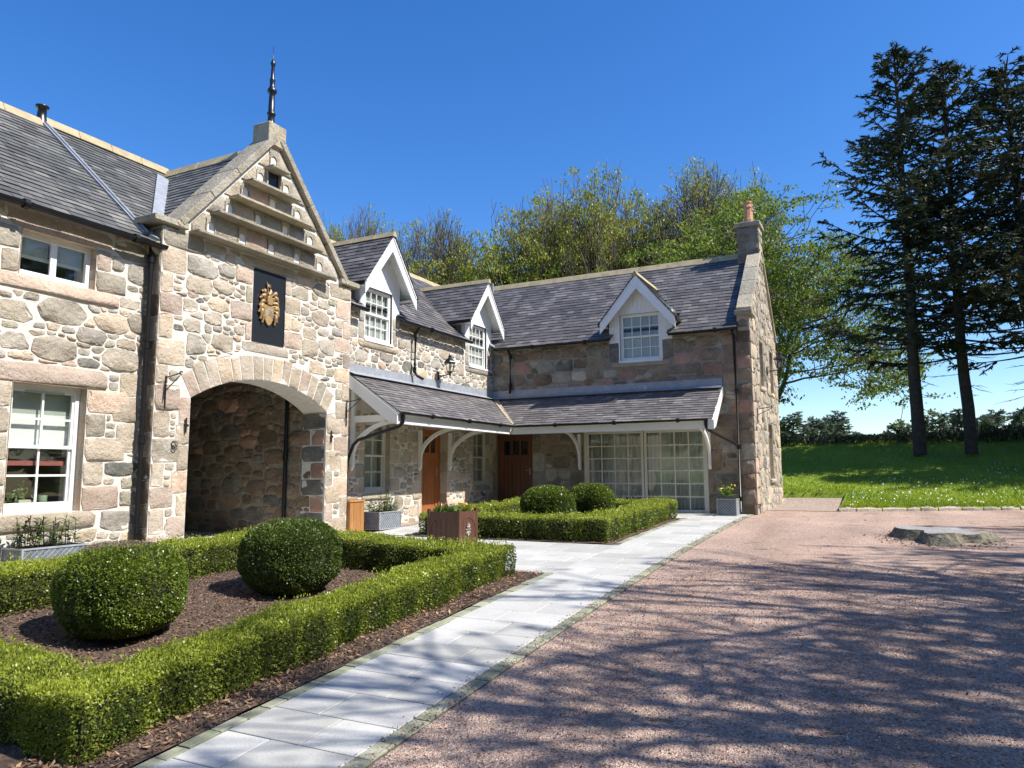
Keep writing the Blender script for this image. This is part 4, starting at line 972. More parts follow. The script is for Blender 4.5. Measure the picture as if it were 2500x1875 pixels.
# ---------------- dormers
def dormer(fr, par, ac, hw, wr, win, zb, ze, zr, zm0, sl, co=.20, nobj=60, seed=1, cols=4, rows=4, mull=2, smooth=True, bw=.24):
    """fr wall frame; ac centre; hw half width of wall; wr half width of roof; win=(a0,a1,b0,b1); main roof height zm(c)=zm0+sl*(-c)"""
    DM = MB(); a0, a1, b0, b1 = win
    zE = ze + (zr - ze) * (wr - hw) / wr - .03; zA = zr - .05
    # backing wall behind the boards, with the window opening left free
    DM.prism(fr, [(ac - hw, zb), (a0, zb), (a0, b1), (ac - hw, b1)], -.12, -.002); DM.prism(fr, [(a1, zb), (ac + hw, zb), (ac + hw, b1), (a1, b1)], -.12, -.002)
    DM.prism(fr, [(ac - hw, b1), (ac + hw, b1), (ac + hw, max(zE, b1 + .01)), (ac, zA), (ac - hw, max(zE, b1 + .01))], -.12, -.002)
    dep = (ze - zm0) / sl + .05
    for s in (-1, 1):   # cheeks
        x = ac + s * (hw - .02); zc = zE
        q = [fr(x, zb - .0, 0), fr(x, zc, 0), fr(x, zc, -(zc - zm0) / sl), fr(x, zm0 - .02, -.0)]
        dd = .03 * s; v2 = [p_ + fr.u * dd for p_ in q]
        DM.add(q + v2, [(0, 1, 2, 3), (7, 6, 5, 4), (0, 4, 5, 1), (1, 5, 6, 2), (2, 6, 7, 3), (3, 7, 4, 0)])
    d = DM.build('dormer', M_WHITE, par)
    if ac - hw < a0 - .03: board_wall(fr, d, [(ac - hw, zb), (a0 - .035, zb), (a0 - .035, b1 + .03), (ac - hw, b1 + .03)], bw)
    board_wall(fr, d, [(a1 + .035, zb), (ac + hw, zb), (ac + hw, b1 + .03), (a1 + .035, b1 + .03)], bw)
    board_wall(fr, d, [(ac - hw, b1 + .032), (ac + hw, b1 + .032), (ac + hw, max(zE, b1 + .05)), (ac, zA), (ac - hw, max(zE, b1 + .05))], bw)
    mb = MB(); fbox(mb, fr, a0 - .035, a0, b0, b1, -.08, .016); fbox(mb, fr, a1, a1 + .035, b0, b1, -.08, .016); fbox(mb, fr, a0 - .035, a1 + .035, b1, b1 + .035, -.08, .022); fbox(mb, fr, a0 - .03, a1 + .03, b0 - .05, b0, -.08, .05)
    mb.build('architrave', M_WHITE, d)
    # bargeboards
    for s in (-1, 1):
        MB().prism(fr, [(ac + s * wr, ze - .30), (ac + s * wr, ze + .0), (ac, zr + .0), (ac, zr - .38)], co, co + .03).build('bargeboard', M_WHITE, d)
    # roof planes
    for s in (-1, 1):
        e = fr(ac + s * wr, ze, 0); up = fr.u * (-s * wr) + Vector((0, 0, zr - ze)); L = math.hypot(wr, zr - ze)
        f2 = slope_frame(e, fr.n, up)
        cb = -(ze - zm0) / sl; ct = -(zr - zm0) / sl
        rfp = under(f2, d, [fr(ac + s * wr, ze, co + .05), fr(ac, zr, co + .05), fr(ac, zr, ct), fr(ac + s * wr, ze, cb)] if s > 0 else [fr(ac + s * wr, ze, co + .05), fr(ac + s * wr, ze, cb), fr(ac, zr, ct), fr(ac, zr, co + .05)], .03, 'dormer_roof', M_WHITE)
        sgn = 1 if f2.u.dot(fr.n) > 0 else -1
        P1, P2 = fr(ac + s * wr, ze, cb), fr(ac, zr, ct); hp = halfplane(f2, P1, P2, fr(ac + s * wr * .5, (ze + zr) / 2, co))
        lo, hi = (ct - .02, co + .07) if sgn > 0 else (-co - .07, -ct + .02)
        slates(f2, rfp, lo, hi, -.04, L, [hp], SL_P, .22, .135, seed=seed * 7 + s, nobj=nobj)
        fb = MB(); c_ = s * wr
        fb.add([fr(ac + c_, ze - .10, co), fr(ac + c_, ze - .015, co), fr(ac + c_, ze - .015, cb), fr(ac + c_, ze - .10, cb + .1)] + [fr(ac + c_ + s * .05, ze - .10, co + .02), fr(ac + c_ + s * .05, ze - .015, co + .02), fr(ac + c_ + s * .05, ze - .015, cb), fr(ac + c_ + s * .05, ze - .10, cb + .1)],
               [(0, 1, 2, 3), (7, 6, 5, 4), (0, 4, 5, 1), (1, 5, 6, 2), (3, 2, 6, 7), (0, 3, 7, 4)]); fb.build('dormer_gutter', M_FIBRE, d)
        # boxed soffit between wall and eave
        MB().add([fr(ac + s * hw, ze - .09, co), fr(ac + c_, ze - .09, co), fr(ac + c_, ze - .09, cb + .1), fr(ac + s * hw, ze - .09, cb + .1)], [(0, 1, 2, 3)]).build('soffit', M_WHITE, d)
        # lead soaker where the dormer roof meets the main roof
        A_, B_ = P1 + f2.n * .03, P2 + f2.n * .03; dv = (B_ - A_).normalized(); sd = f2.n.cross(dv).normalized() * .07
        MB().add([A_ - sd, A_ + sd, B_ + sd, B_ - sd], [(0, 1, 2, 3)]).build('lead_soaker', M_LEAD, d)
    ridge(fr(ac, zr + .035, co + .09), fr(ac, zr + .035, ct), d, .085, .05, seg=.55)
    room(fr, a0, a1, b0, b1, d, .10, 1.4)
    w = window(fr, a0, a1, b0, b1, d, cols, rows, .05, .045, .020, mull=None)
    curtain(fr, a0 + .05, a1 - .05, b0 + .05, b1 - .04, .14, w, .012, .07, M_CURT)
    return d

SLA = 2.56 / 2.98; SLB = 2.58 / 2.78
# ---------------- middle wing
MW = thing('middle_wing', 'low sunlit rubble wing with two white dormers behind the sloping slate canopy', 'building', (-12.5, 15, 0))
holes = [(12.88, 13.80, .60, 2.20), (12.80, 13.80, 3.98, 4.75), (15.12, 16.28, -.05, 2.13), (17.67, 18.58, .68, 2.20), (17.42, 18.42, 3.97, 4.75)]
w_ = wall_grid(FA, 12.02, 18.81, -.5, 4.70, holes, .5, MB()); w_.box(-15.8, -15.4, 11.5, 24, -.8, 4.7); MWw = w_.build('wall', M_LIME, MW)
ob = [(h[0], h[1], h[2], max(h[3], 4.75 if h[2] > 3 else h[3])) for h in holes]
ob[1] = (12.56, 14.06, 3.98, 4.9); ob[4] = (17.16, 18.72, 3.97, 4.9)
for a0, a1, b0 in ((12.80, 13.80, 3.98), (17.42, 18.42, 3.97)):
    block(FA, a0 - .22, a1 + .22, b0 - .17, b0, S_ASH, MWw, name='sill', h=.03); ob.append((a0 - .22, a1 + .22, b0 - .17, b0))
    for s, w in ((0, .22), (1, .24)):
        for z0, z1 in ((b0, b0 + .38), (b0 + .38, b0 + .68)):
            r = (a0 - w, a0 - .0, z0, z1) if s == 0 else (a1 + .0, a1 + w, z0, z1)
            block(FA, *r, S_ASH if s else S_GREY, MWw, h=.02, flat=True)
for h in (holes[0], holes[2], holes[3]):
    sill_lintel(FA, *h, MWw, sill=h[2] > .2, mats=(S_BUFF, S_ASH), hl=.10, over=.1); ob += jambs(FA, *h, MWw, 5, int(h[0] * 9), (.16, .36)); ob.append((h[0] - .2, h[1] + .2, h[2] - .16, h[2]))
rubble(FA, MWw, 12.04, 18.80, -.3, 4.60, ob, PAL_A, SZ_A, seed=81, gap=.010, asp=1.5, h=.018, skip=lambda a, b: 2.3 < b < 3.0)
for h in (holes[0], holes[3]): reveals(FA, h, MWw, [S_BUFF, S_ASH])
reveals(FA, holes[2], MWw, [S_ASH, S_BUFF], .20)
for h, dd in ((holes[0], .12), (holes[3], .12)):
    room(FA, *h, MW); wn = window(FA, *h, MW, 2, 4, dd, .065, .022, mat=M_CREAM); curtain(FA, h[0] + .07, h[1] - .07, h[2] + .08, h[3] - .06, .30, wn, .02, .10)
def door(fr, a0, a1, b0, b1, d, parent, lab, hand=1, wd=None):
    M_DOOR = wd or MATS['oak_door_orange']
    mb = MB(); fbox(mb, fr, a0, a0 + .08, b0, b1, -d - .06, -d + .03); fbox(mb, fr, a1 - .08, a1, b0, b1, -d - .06, -d + .03); fbox(mb, fr, a0 + .08, a1 - .08, b1 - .07, b1, -d - .06, -d + .03)
    D = mb.build('door', M_DOOR, parent); D['label'] = lab
    x0, x1, y1 = a0 + .08, a1 - .08, b1 - .07
    mb = MB(); fbox(mb, fr, x0, x0 + .11, b0 + .02, y1, -d - .05, -d); fbox(mb, fr, x1 - .11, x1, b0 + .02, y1, -d - .05, -d)
    fbox(mb, fr, x0 + .11, x1 - .11, b0 + .02, b0 + .22, -d - .05, -d); fbox(mb, fr, x0 + .11, x1 - .11, y1 - .12, y1, -d - .05, -d); zr = y1 - .12 - .40; fbox(mb, fr, x0 + .11, x1 - .11, zr - .16, zr, -d - .05, -d)
    pw = (x1 - x0 - .22) / 3
    for i in (1, 2): fbox(mb, fr, x0 + .11 + pw * i - .03, x0 + .11 + pw * i + .03, zr, y1 - .12, -d - .05, -d)
    mb.build('door_leaf', M_DOOR, D)
    for i in range(3): MB().add([fr(x0 + .11 + pw * i, zr, -d - .025), fr(x0 + .11 + pw * (i + 1), zr, -d - .025), fr(x0 + .11 + pw * (i + 1), y1 - .12, -d - .025), fr(x0 + .11 + pw * i, y1 - .12, -d - .025)], [(0, 1, 2, 3)]).build('pane', M_GLASS, D)
    fbox(MB(), fr, x0 + .1, x1 - .1, zr - .02, y1 - .1, -d - .40, -d - .38).build('door_lining', M_DARKIN, D)
    nb = 6; bw = (x1 - x0 - .22) / nb
    for i in range(nb): MB().prism(fr, [(x0 + .11 + bw * i + .004, b0 + .22), (x0 + .11 + bw * (i + 1) - .004, b0 + .22), (x0 + .11 + bw * (i + 1) - .004, zr - .16), (x0 + .11 + bw * i + .004, zr - .16)], -d - .045, -d - .018).build('board', M_DOOR, D)
    mb = MB(); hx = x1 - .06 if hand > 0 else x0 + .06
    fbox(mb, fr, hx - .02, hx + .02, .95, 1.15, -d, -d + .008); mb.tube([fr(hx, 1.08, -d), fr(hx, 1.08, -d + .05), fr(hx - .11 * hand, 1.08, -d + .05)], .009, 6); mb.build('handle', M_SILVER, D)
door(FA, 15.12, 16.28, -.05, 2.13, .22, MW, 'orange oak door lit along its foot')
block(FA, 15.0, 16.4, -.16, -.03, S_ASH, MWw, name='doorstep', h=.10, flat=True)
fr = slope_frame((-9.92, 0, ZE), (0, 1, 0), (-2.98, 0, 2.56)); VL = math.hypot(2.98, 2.56)
rf = under(fr, MW, [(-9.92, 12.05, ZE), (-9.92, 12.62, ZE), (-10.15, 12.62, 4.8), (-10.15, 13.95, 4.8), (-9.92, 13.95, ZE), (-9.92, 17.18, ZE), (-10.15, 17.18, 4.8), (-10.15, 18.6, 4.8), (-12.9, 21.4, 7.18), (-12.9, 9.74, 7.18)])
h1 = halfplane(fr, (-9.92, 18.58, ZE), (-12.9, 21.36, 7.18), (-11, 12, 5.5)); h2 = halfplane(fr, (-9.92, 12.05, ZE), (-12.9, 9.74, 7.18), (-11, 15, 5.5))
def under_dormer(c, wr, vmax): return lambda u, v: abs(u - c) < (wr - .12) * max(0, 1 - v / vmax) + .0
dv1, dv2 = (6.48 - ZE) / 2.56 * VL, (6.45 - ZE) / 2.56 * VL
def indorm(c, hw_, wr, zE_, zR_):
    vE = (zE_ - ZE) / 2.56 * VL; vR = (zR_ - ZE) / 2.56 * VL
    return lambda u, v: (abs(u - c) < hw_ and v < vE) or (v >= vE and abs(u - c) < wr * (vR - v) / (vR - vE))
slates(fr, rf, 11.0, 21.4, 0, VL, [h1, h2], SL_P, .23, .150, seed=91, holes=[indorm(13.37, .74, .98, 5.2, 6.48), indorm(17.95, .76, .98, 5.2, 6.45)])
ridge((-12.9, 9.8, 7.2), (-12.9, 21.4, 7.2), rf)
strip(rf, (-9.95, 18.60, 4.65), (-12.85, 21.34, 7.14), .11, .03, 'lead_valley', fr, roll=False)
for a, b in ((12.05, 12.60), (13.98, 17.16), (18.5, 18.6)): gutter((-9.86, a, 4.60), (-9.86, b, 4.59), MW, .06)
pipe([(-9.88, 14.63, 4.55), (-9.98, 14.63, 4.40), (-10.0, 14.63, 3.45), (-9.93, 14.66, 3.36), (-9.80, 14.72, 3.28)], MW, .036, [(-9.99, 14.63, 4.36), (-10.0, 14.63, 3.5)])
dormer(FA, MW, 13.37, .74, .98, (12.80, 13.80, 4.0, 5.2), 3.98 + .52, 5.2, 6.48, ZE - .18 * SLA + .0 - .0, SLA, .30, 110, 3)
dormer(FA, MW, 17.95, .76, .98, (17.42, 18.42, 3.99, 5.2), 3.97 + .52, 5.2, 6.45, ZE - .18 * SLA, SLA, .30, 110, 4)

# ---------------- right wing
RW = thing('right_wing', 'shaded stone wing facing the camera with one white dormer, end chimney and wide gridded window', 'building', (-6.5, 21.4, 0))
holes = [(-9.98, -8.82, -.06, 2.13), (-7.26, -3.93, -.06, 2.13), (-6.16, -5.03, 3.97, 4.75)]
w_ = wall_grid(FB, -10.1, XE, -.5, 4.70, holes, .5, MB())
hE = [(21.42, 22.12, .82, 2.35), (20.30, 20.92, 3.30, 4.55), (22.30, 22.92, 3.30, 4.55)]
wall_grid(FE, 18.82, 23.98, -.5, 4.60, hE, .5, w_)
w_.prism(FE, [(18.82, 4.60), (23.98, 4.60), (23.98, 4.75), (21.42, 7.10), (21.38, 7.10), (18.82, 4.98)], -.30, -.0)
w_.box(-15.8, -3.3, 23.5, 23.98, -.5, 4.7); RWw = w_.build('wall', M_DULL, RW)
for h in hE:
    reveals(FE, h, RWw, [S_BUFF, S_ASH], .30)
    mb = MB(); fbox(mb, FE, h[0], h[1], h[2], h[3], -.34, -.30); mb.build('blocked_window', S_BUFF, RW)
    block(FE, h[0] - .14, h[1] + .14, h[2] - .13, h[2], S_BUFF, RWw, name='sill', h=.05, flat=True)
ob = [holes[0], holes[1], (-6.50, -4.70, 3.97, 4.9)]
ob += jambs(FB, *holes[0], RWw, 4, 3, (.26, .42), PAL_B) + jambs(FB, *holes[1], RWw, 4, 13, (.2, .36), PAL_B)
block(FB, -6.42, -4.78, 3.82, 3.97, S_ASH, RWw, name='sill', h=.04); ob.append((-6.42, -4.78, 3.80, 3.98))
for s in (0, 1): 
    r = (-6.50, -6.20, 3.98, 4.52) if s == 0 else (-4.99, -4.70, 3.98, 4.52); block(FB, *r, S_DARK, RWw, h=.02)
ob += quoin(FB, XE, -1, -.2, 4.62, RWw, 22, (.36, .62), (.30, .42), PAL_B)
block(FB, XE - .32, XE, 4.62, 4.95, S_SHADE2, RWw, h=.02)
rubble(FB, RWw, -10.08, XE, -.25, 4.56, ob, PAL_B, SZ_B, seed=101, gap=.010, h=.020, asp=1.6, course=.34, skip=lambda a, b: 2.3 < b < 3.05 and a < -3.7)
obE = [(h[0] - .14, h[1] + .14, h[2] - .13, h[3]) for h in hE] + quoin(FE, 18.83, 1, -.2, 4.62, RWw, 23, (.30, .5), (.32, .42)) + quoin(FE, 23.98, -1, -.2, 4.6, RWw, 24, (.30, .5), (.32, .42))
hg = [(1, 1, 0)]
cE = [(-(7.1 - 4.98), (21.4 - 18.82), -(7.1 - 4.98) * 18.95 + (21.4 - 18.82) * 4.98), ((7.1 - 4.75), (23.98 - 21.4), (7.1 - 4.75) * 23.9 + (23.98 - 21.4) * 4.75)]
EW = MB(); fbox(EW, FE, 18.9, 18.91, 0, .01, -.2, -.19); EW = EW.build('gable_wall', M_DULL, RW)
rubble(FE, EW, 18.84, 23.96, -.25, 7.0, obE, PAL_A + [S_BUFF] * 5, [(.22, 60), (.17, 250), (.12, 700), (.08, 1200)], seed=131, gap=.014, h=.022, asp=1.3, clips=cE)
# big window
room(FB, *holes[1], RW, .20, 3.0)
a0, a1, b0, b1 = -7.20, -3.98, -.02, 2.11
bgw = []
for (x0, x1) in ((a0, -5.60), (-5.58, a1)):
    wn = window(FB, x0, x1, b0, b1, RW, 4, 6, .04, .065, .030, sash=False, mat=M_CREAM); bgw.append(wn)
    curtain(FB, x0 + .06, x1 - .02, b0 + .06, b1 - .04, .24, wn, .035, .12)
fbox(MB(), FB, -7.27, -3.92, -.08, -.02, -.12, .03).build('window_board', M_CREAM, RW)
for x0, x1 in ((-7.26, -7.20), (-3.98, -3.925)): fbox(MB(), FB, x0, x1, -.02, 2.13, -.10, -.01).build('window_frame', M_CREAM, RW)
door(FB, -9.98, -8.82, -.06, 2.12, .12, RW, 'brown oak door in the shaded corner', 1, M_DOOR2)
room(FA, 15.3, 16.1, 0, 2, MW, .7, 2.2, M_DARKIN); 
fbox(MB(), FB, -5.52, -5.44, 3.20, 3.29, .0, .05).build('vent_cover', M_VENT, RW)
# roof
fr = slope_frame((0, 18.62, 4.61), (1, 0, 0), (0, 2.78, 2.58)); VB = math.hypot(2.78, 2.58)
rf = under(fr, RW, [(-9.92, 18.62, 4.61), (-6.4, 18.62, 4.61), (-6.4, 18.87, 4.84), (-4.8, 18.87, 4.84), (-4.8, 18.62, 4.61), (-3.05, 18.62, 4.61), (-3.05, 21.4, 7.19), (-12.9, 21.4, 7.19)])
hp = halfplane(fr, (-9.88, 18.62, 4.61), (-12.86, 21.4, 7.19), (-6, 19, 5))
vE, vR = (5.03 - 4.61) / 2.58 * VB, (6.27 - 4.61) / 2.58 * VB
slates(fr, rf, -12.9, -3.06, 0, VB, [hp], SL_P, .24, .158, seed=111, holes=[lambda u, v: (abs(u + 5.59) < .80 and v < vE) or (v >= vE and abs(u + 5.59) < 1.03 * (vR - v) / (vR - vE))])
frb = slope_frame((0, 24.18, 4.61), (1, 0, 0), (0, -2.78, 2.58)); under(frb, RW, [(-16, 24.18, 4.61), (-3.05, 24.18, 4.61), (-3.05, 21.4, 7.19), (-16, 21.4, 7.19)], name='rear_roof', mat=SL_P)
ridge((-12.95, 21.4, 7.22), (-3.36, 21.4, 7.22), rf, .12, .08)
gutter((-9.9, 18.57, 4.59), (-6.42, 18.57, 4.60), RW, .058); gutter((-4.78, 18.57, 4.60), (-3.02, 18.57, 4.61), RW, .058)
pipe([(-9.47, 18.60, 4.52), (-9.47, 18.72, 4.42), (-9.47, 18.73, 3.42), (-9.44, 18.64, 3.30)], RW, .036, [(-9.47, 18.73, 4.35), (-9.47, 18.73, 3.48)])
pipe([(-3.16, 18.60, 4.54), (-3.14, 18.70, 4.40), (-3.13, 18.71, .12), (-3.13, 18.62, .02)], RW, .040, [(-3.13, 18.71, z) for z in (4.32, 3.0, 1.62, .35)])
dormer(FB, RW, -5.59, .87, 1.03, (-6.16, -5.03, 3.99, 5.27), 4.50, 5.03, 6.27, 4.61 + .19 * 0 - .19 * SLB, SLB, .30, 110, 5, bw=.115)
# skews on the end gable
for s, ya, za in ((-1, 18.80, 4.98), (1, 24.0, 4.90)):
    y1_, z1_ = 21.42 + s * .02, 7.30; L = math.hypot(y1_ - ya, z1_ - za); d = ((y1_ - ya) / L, (z1_ - za) / L); nn = (abs(d[1]) * s, abs(d[0])); cuts = [.15, .85, 1.6, 2.35, L]
    for i in range(1, 5):
        a, b = cuts[i - 1] + .004, cuts[i] - .004
        pt = [(ya + d[0] * a, za + d[1] * a), (ya + d[0] * b, za + d[1] * b), (ya + d[0] * b + nn[0] * .10, za + d[1] * b + nn[1] * .10), (ya + d[0] * a + nn[0] * .10, za + d[1] * a + nn[1] * .10)]
        MB().prism(FE, pt, -.32, .05).build('cope_stone', S_COPE, RWw, bevel=.01)
MB().prism(FE, [(18.70, 4.95), (19.30, 4.95), (19.30, 5.07), (18.70, 5.07)], -.34, .09).build('kneeler', S_COPE, RWw, bevel=.01)
fbox(MB(), FE, 18.80, 19.15, 4.55, 4.95, -.30, .002).build('skew_stone', S_BUFF, RWw)
# chimney
CH = MB().box(-3.34, -2.75, 21.10, 21.76, 6.8, 7.98).build('chimney', S_DARK, RW)
fc = frame((0, 21.10, 0), (1, 0, 0), (0, 0, 1), (0, -1, 0)); fc2 = frame((-2.75, 0, 0), (0, 1, 0), (0, 0, 1), (1, 0, 0)); z = 6.95
for hh in (.28, .30, .26, .19):
    block(fc, -3.34, -2.99 if hh != .30 else -3.1, z, z + hh, rnd.choice([S_DARK, S_SHADE]), CH, h=.012, flat=True); block(fc, -2.99 if hh != .30 else -3.1, -2.75, z, z + hh, rnd.choice([S_DARK, S_SHADE]), CH, h=.012, flat=True)  # front stones coloured darker than the side, as its shade
    block(fc2, 21.1, 21.76, z, z + hh, S_COPE, CH, h=.012, flat=True); z += hh
MB().box(-3.40, -2.69, 21.04, 21.82, 7.98, 8.11).build('chimney_cap', S_COPE, RW, bevel=.015)
MB().hexa([(-3.30, 21.14, 8.11), (-2.79, 21.14, 8.11), (-2.79, 21.72, 8.11), (-3.30, 21.72, 8.11), (-3.18, 21.26, 8.18), (-2.9, 21.26, 8.18), (-2.9, 21.6, 8.18), (-3.18, 21.6, 8.18)]).build('flaunching', M_DULL, CH)
for yy in (21.30, 21.58):
    MB().lathe((-3.04, yy, 8.16), [(.125, 0), (.13, .08), (.105, .10), (.10, .40), (.125, .43), (.125, .47), (.10, .49), (.095, .54), (.115, .57), (.115, .62), (.075, .62), (.075, .4)], 8, 0, False).build('chimney_pot', M_TERRA, RW)
sv = MB().tube([(-10.67, 19.9, 5.75), (-10.67, 19.9, 6.95)], .03, 8); sv.add([fr(-10.82, 1.42, .03), fr(-10.5, 1.42, .03), fr(-10.5, 1.75, .03), fr(-10.82, 1.75, .03)], [(0, 1, 2, 3)])
sv.build('vent_pipe', M_LEAD, RW)

# ---------------- slate canopy (one L shaped porch)
PC = thing('porch_canopy', 'L-shaped white timber canopy roofed in purple slate across the inner corner', 'canopy', (-9, 18, 2.2))
fa = slope_frame((-8.72, 0, 2.27), (0, 1, 0), (-1.36, 0, .90)); fb_ = slope_frame((0, 17.44, 2.27), (1, 0, 0), (0, 1.36, .90)); VP = math.hypot(1.36, .90)
ra = under(fa, PC, [(-8.72, 12.24, 2.27), (-8.72, 17.44, 2.27), (-10.08, 18.80, 3.17), (-10.08, 12.24, 3.17)], .04, mat=M_WHITE)
rb = under(fb_, PC, [(-8.72, 17.44, 2.27), (-3.50, 17.44, 2.27), (-3.50, 18.80, 3.17), (-10.08, 18.80, 3.17)], .04, mat=M_WHITE)
ha = halfplane(fa, (-8.78, 17.44, 2.27), (-10.08, 18.74, 3.17), (-9, 13, 2.5)); hb = halfplane(fb_, (-8.66, 17.44, 2.27), (-10.02, 18.80, 3.17), (-5, 17.6, 2.4))
slates(fa, ra, 12.22, 18.8, -.03, VP - .04, [ha], SL_PO, .20, .118, seed=121); slates(fb_, rb, -10.1, -3.49, -.03, VP - .04, [hb], SL_PO, .20, .118, seed=122)
mv = MB(); v_ = [(-8.72, 17.44, 2.31), (-10.08, 18.80, 3.21)]; dd = Vector((.07, .07, 0))
mv.add([Vector(v_[0]) + Vector((-.075, .0, .02)), Vector(v_[0]) + Vector((0, .0, .0)), Vector(v_[0]) + Vector((.03, .075 * 0, .02)), Vector(v_[1]) + Vector((.10, 0, .02)), Vector(v_[1]) + Vector((.02, -.02, 0)), Vector(v_[1]) + Vector((0, -.14, .02))],
       [(0, 1, 4, 5), (1, 2, 3, 4)]); mv.build('lead_valley', M_COPEV if 'M_COPEV' in globals() else S_COPE, PC)
# lead flashings in lengths
def flashing(P, Q, out, seg=1.0):
    P, Q = Vector(P), Vector(Q); L = (Q - P).length; d = (Q - P).normalized(); o = Vector(out); n = max(1, round(L / seg))
    for i in range(n):
        a, b = P + d * (L * i / n), P + d * (L * (i + 1) / n - .006); z = Vector((0, 0, 1)); ap = o * .17 - z * .065
        vs = []
        for q in (a, b): vs += [q + o * .03 + z * .19, q + o * .035 + z * .02, q + o * .06 - z * .0, q + o * .06 + ap, q + o * .01 + z * .19, q - z * .06]
        MB().add(vs, [(0, 6, 7, 1), (1, 7, 8, 2), (2, 8, 9, 3), (4, 10, 6, 0), (3, 9, 11, 5)]).build('lead_flashing', M_LEAD, PC)
flashing((-10.1, 12.22, 3.19), (-10.1, 18.78, 3.19), (1, 0, 0)); flashing((-10.06, 18.81, 3.19), (-3.48, 18.81, 3.19), (0, -1, 0), 1.6)
# fascia, gutters
MB().box(-8.83, -8.80, 12.26, 17.50, 2.04, 2.235).build('fascia', M_WHITE, PC); MB().box(-8.80, -3.62, 17.50, 17.53, 2.04, 2.235).build('fascia', M_WHITE, PC)
MB().box(-8.95, -8.832, 12.26, 17.6, 2.04, 2.06).build('wall_plate', M_WHITE, PC); MB().box(-8.9, -3.7, 17.532, 17.65, 2.04, 2.06).build('wall_plate', M_WHITE, PC)
gutter((-8.71, 12.26, 2.27), (-8.71, 17.40, 2.26), PC, .05); gutter((-8.71, 17.41, 2.26), (-3.60, 17.41, 2.27), PC, .05)
# sloping barge at both ends
fy = frame((XA, 12.24, 0), (1, 0, 0), (0, 0, 1), (0, -1, 0))       # a = outward x, looking from -y
MB().prism(fy, [(.0, 3.16), (.0, 2.90), (1.12, 2.08), (1.34, 2.02), (1.34, 2.24)], .0, .035).build('bargeboard', M_WHITE, PC)
fx = frame((-3.50, YB, 0), (0, -1, 0), (0, 0, 1), (1, 0, 0))
MB().prism(fx, [(.0, 3.18), (.0, 2.98), (1.10, 2.10), (1.32, 2.02), (1.36, 2.24)], .0, .03).build('bargeboard', M_WHITE, PC)
MB().box(-3.62, -3.50, 17.48, 17.53, 2.02, 2.235).build('fascia_end', M_WHITE, PC)
def truss(fr, tie=False, top=2.06):
    mb = MB(); mb.prism(fr, [(.015, 1.12), (.05, 1.08), (.10, 1.18), (.10, top), (.015, top)], -.035, .035)
    pts = [(.10 + 1.10 * (1 - math.cos(q)), 1.36 + .69 * math.sin(q)) for q in np.linspace(0, math.pi / 2 * .98, 11)]
    th = .085
    for i in range(10):
        p, q = pts[i], pts[i + 1]; mb.prism(fr, [p, (p[0], p[1] + .0), q, (q[0] - .0, q[1])], 0, .001) if False else None
        def off(k):
            a_ = pts[max(0, k - 1)]; b_ = pts[min(10, k + 1)]; L = math.hypot(b_[0] - a_[0], b_[1] - a_[1]); return (-(b_[1] - a_[1]) / L * th, (b_[0] - a_[0]) / L * th)
        o1, o2 = off(i), off(i + 1)
        mb.prism(fr, [p, q, (q[0] + o2[0], q[1] + o2[1]), (p[0] + o1[0], p[1] + o1[1])], -.03, .03)
    b_ = mb.build('curved_bracket', M_WHITE, PC)
    if tie:
        MB().prism(fr, [(.015, 2.06), (.10, 2.06), (.10, 3.05), (.015, 3.1)], -.035, .034).build('king_post', M_WHITE, PC)
        MB().prism(fr, [(.10, 2.10), (1.10, 2.10), (.92, 2.24), (.10, 2.24)], -.03, .03).build('tie_beam', M_WHITE, PC)
for y, tb in ((12.40, True), (14.97, False), (16.36, False)): truss(frame((XA, y, 0), (1, 0, 0), (0, 0, 1), (0, -1, 0)), tb)
for x in (-7.37, -3.86): truss(frame((x, YB, 0), (0, -1, 0), (0, 0, 1), (1, 0, 0)))
for y in lin(12.9, 18.2, 9): MB().add([(-8.85, y - .03, 2.10), (-8.85, y + .03, 2.10), (-10.06, y + .03, 2.93), (-10.06, y - .03, 2.93), (-8.85, y - .03, 2.20), (-8.85, y + .03, 2.20), (-10.06, y + .03, 3.08), (-10.06, y - .03, 3.08)], [(0, 3, 2, 1), (0, 1, 5, 4), (1, 2, 6, 5), (3, 0, 4, 7)]).build('rafter', M_WHITE, PC)
pipe([(-8.75, 12.40, 2.25), (-8.75, 12.40, 2.06), (-8.82, 12.36, 1.98), (-9.75, 12.22, 1.72), (-9.86, 12.20, 1.62), (-9.98, 12.16, 1.28), (-10.02, 12.14, -.1)], PC, .036, [(-8.75, 12.40, 2.17)])
pipe([(-3.66, 17.46, 2.25), (-3.66, 17.47, 2.08), (-3.62, 17.56, 2.0), (-3.22, 18.62, 1.72), (-3.14, 18.70, 1.62)], PC, .032, [(-3.66, 17.46, 2.16)])

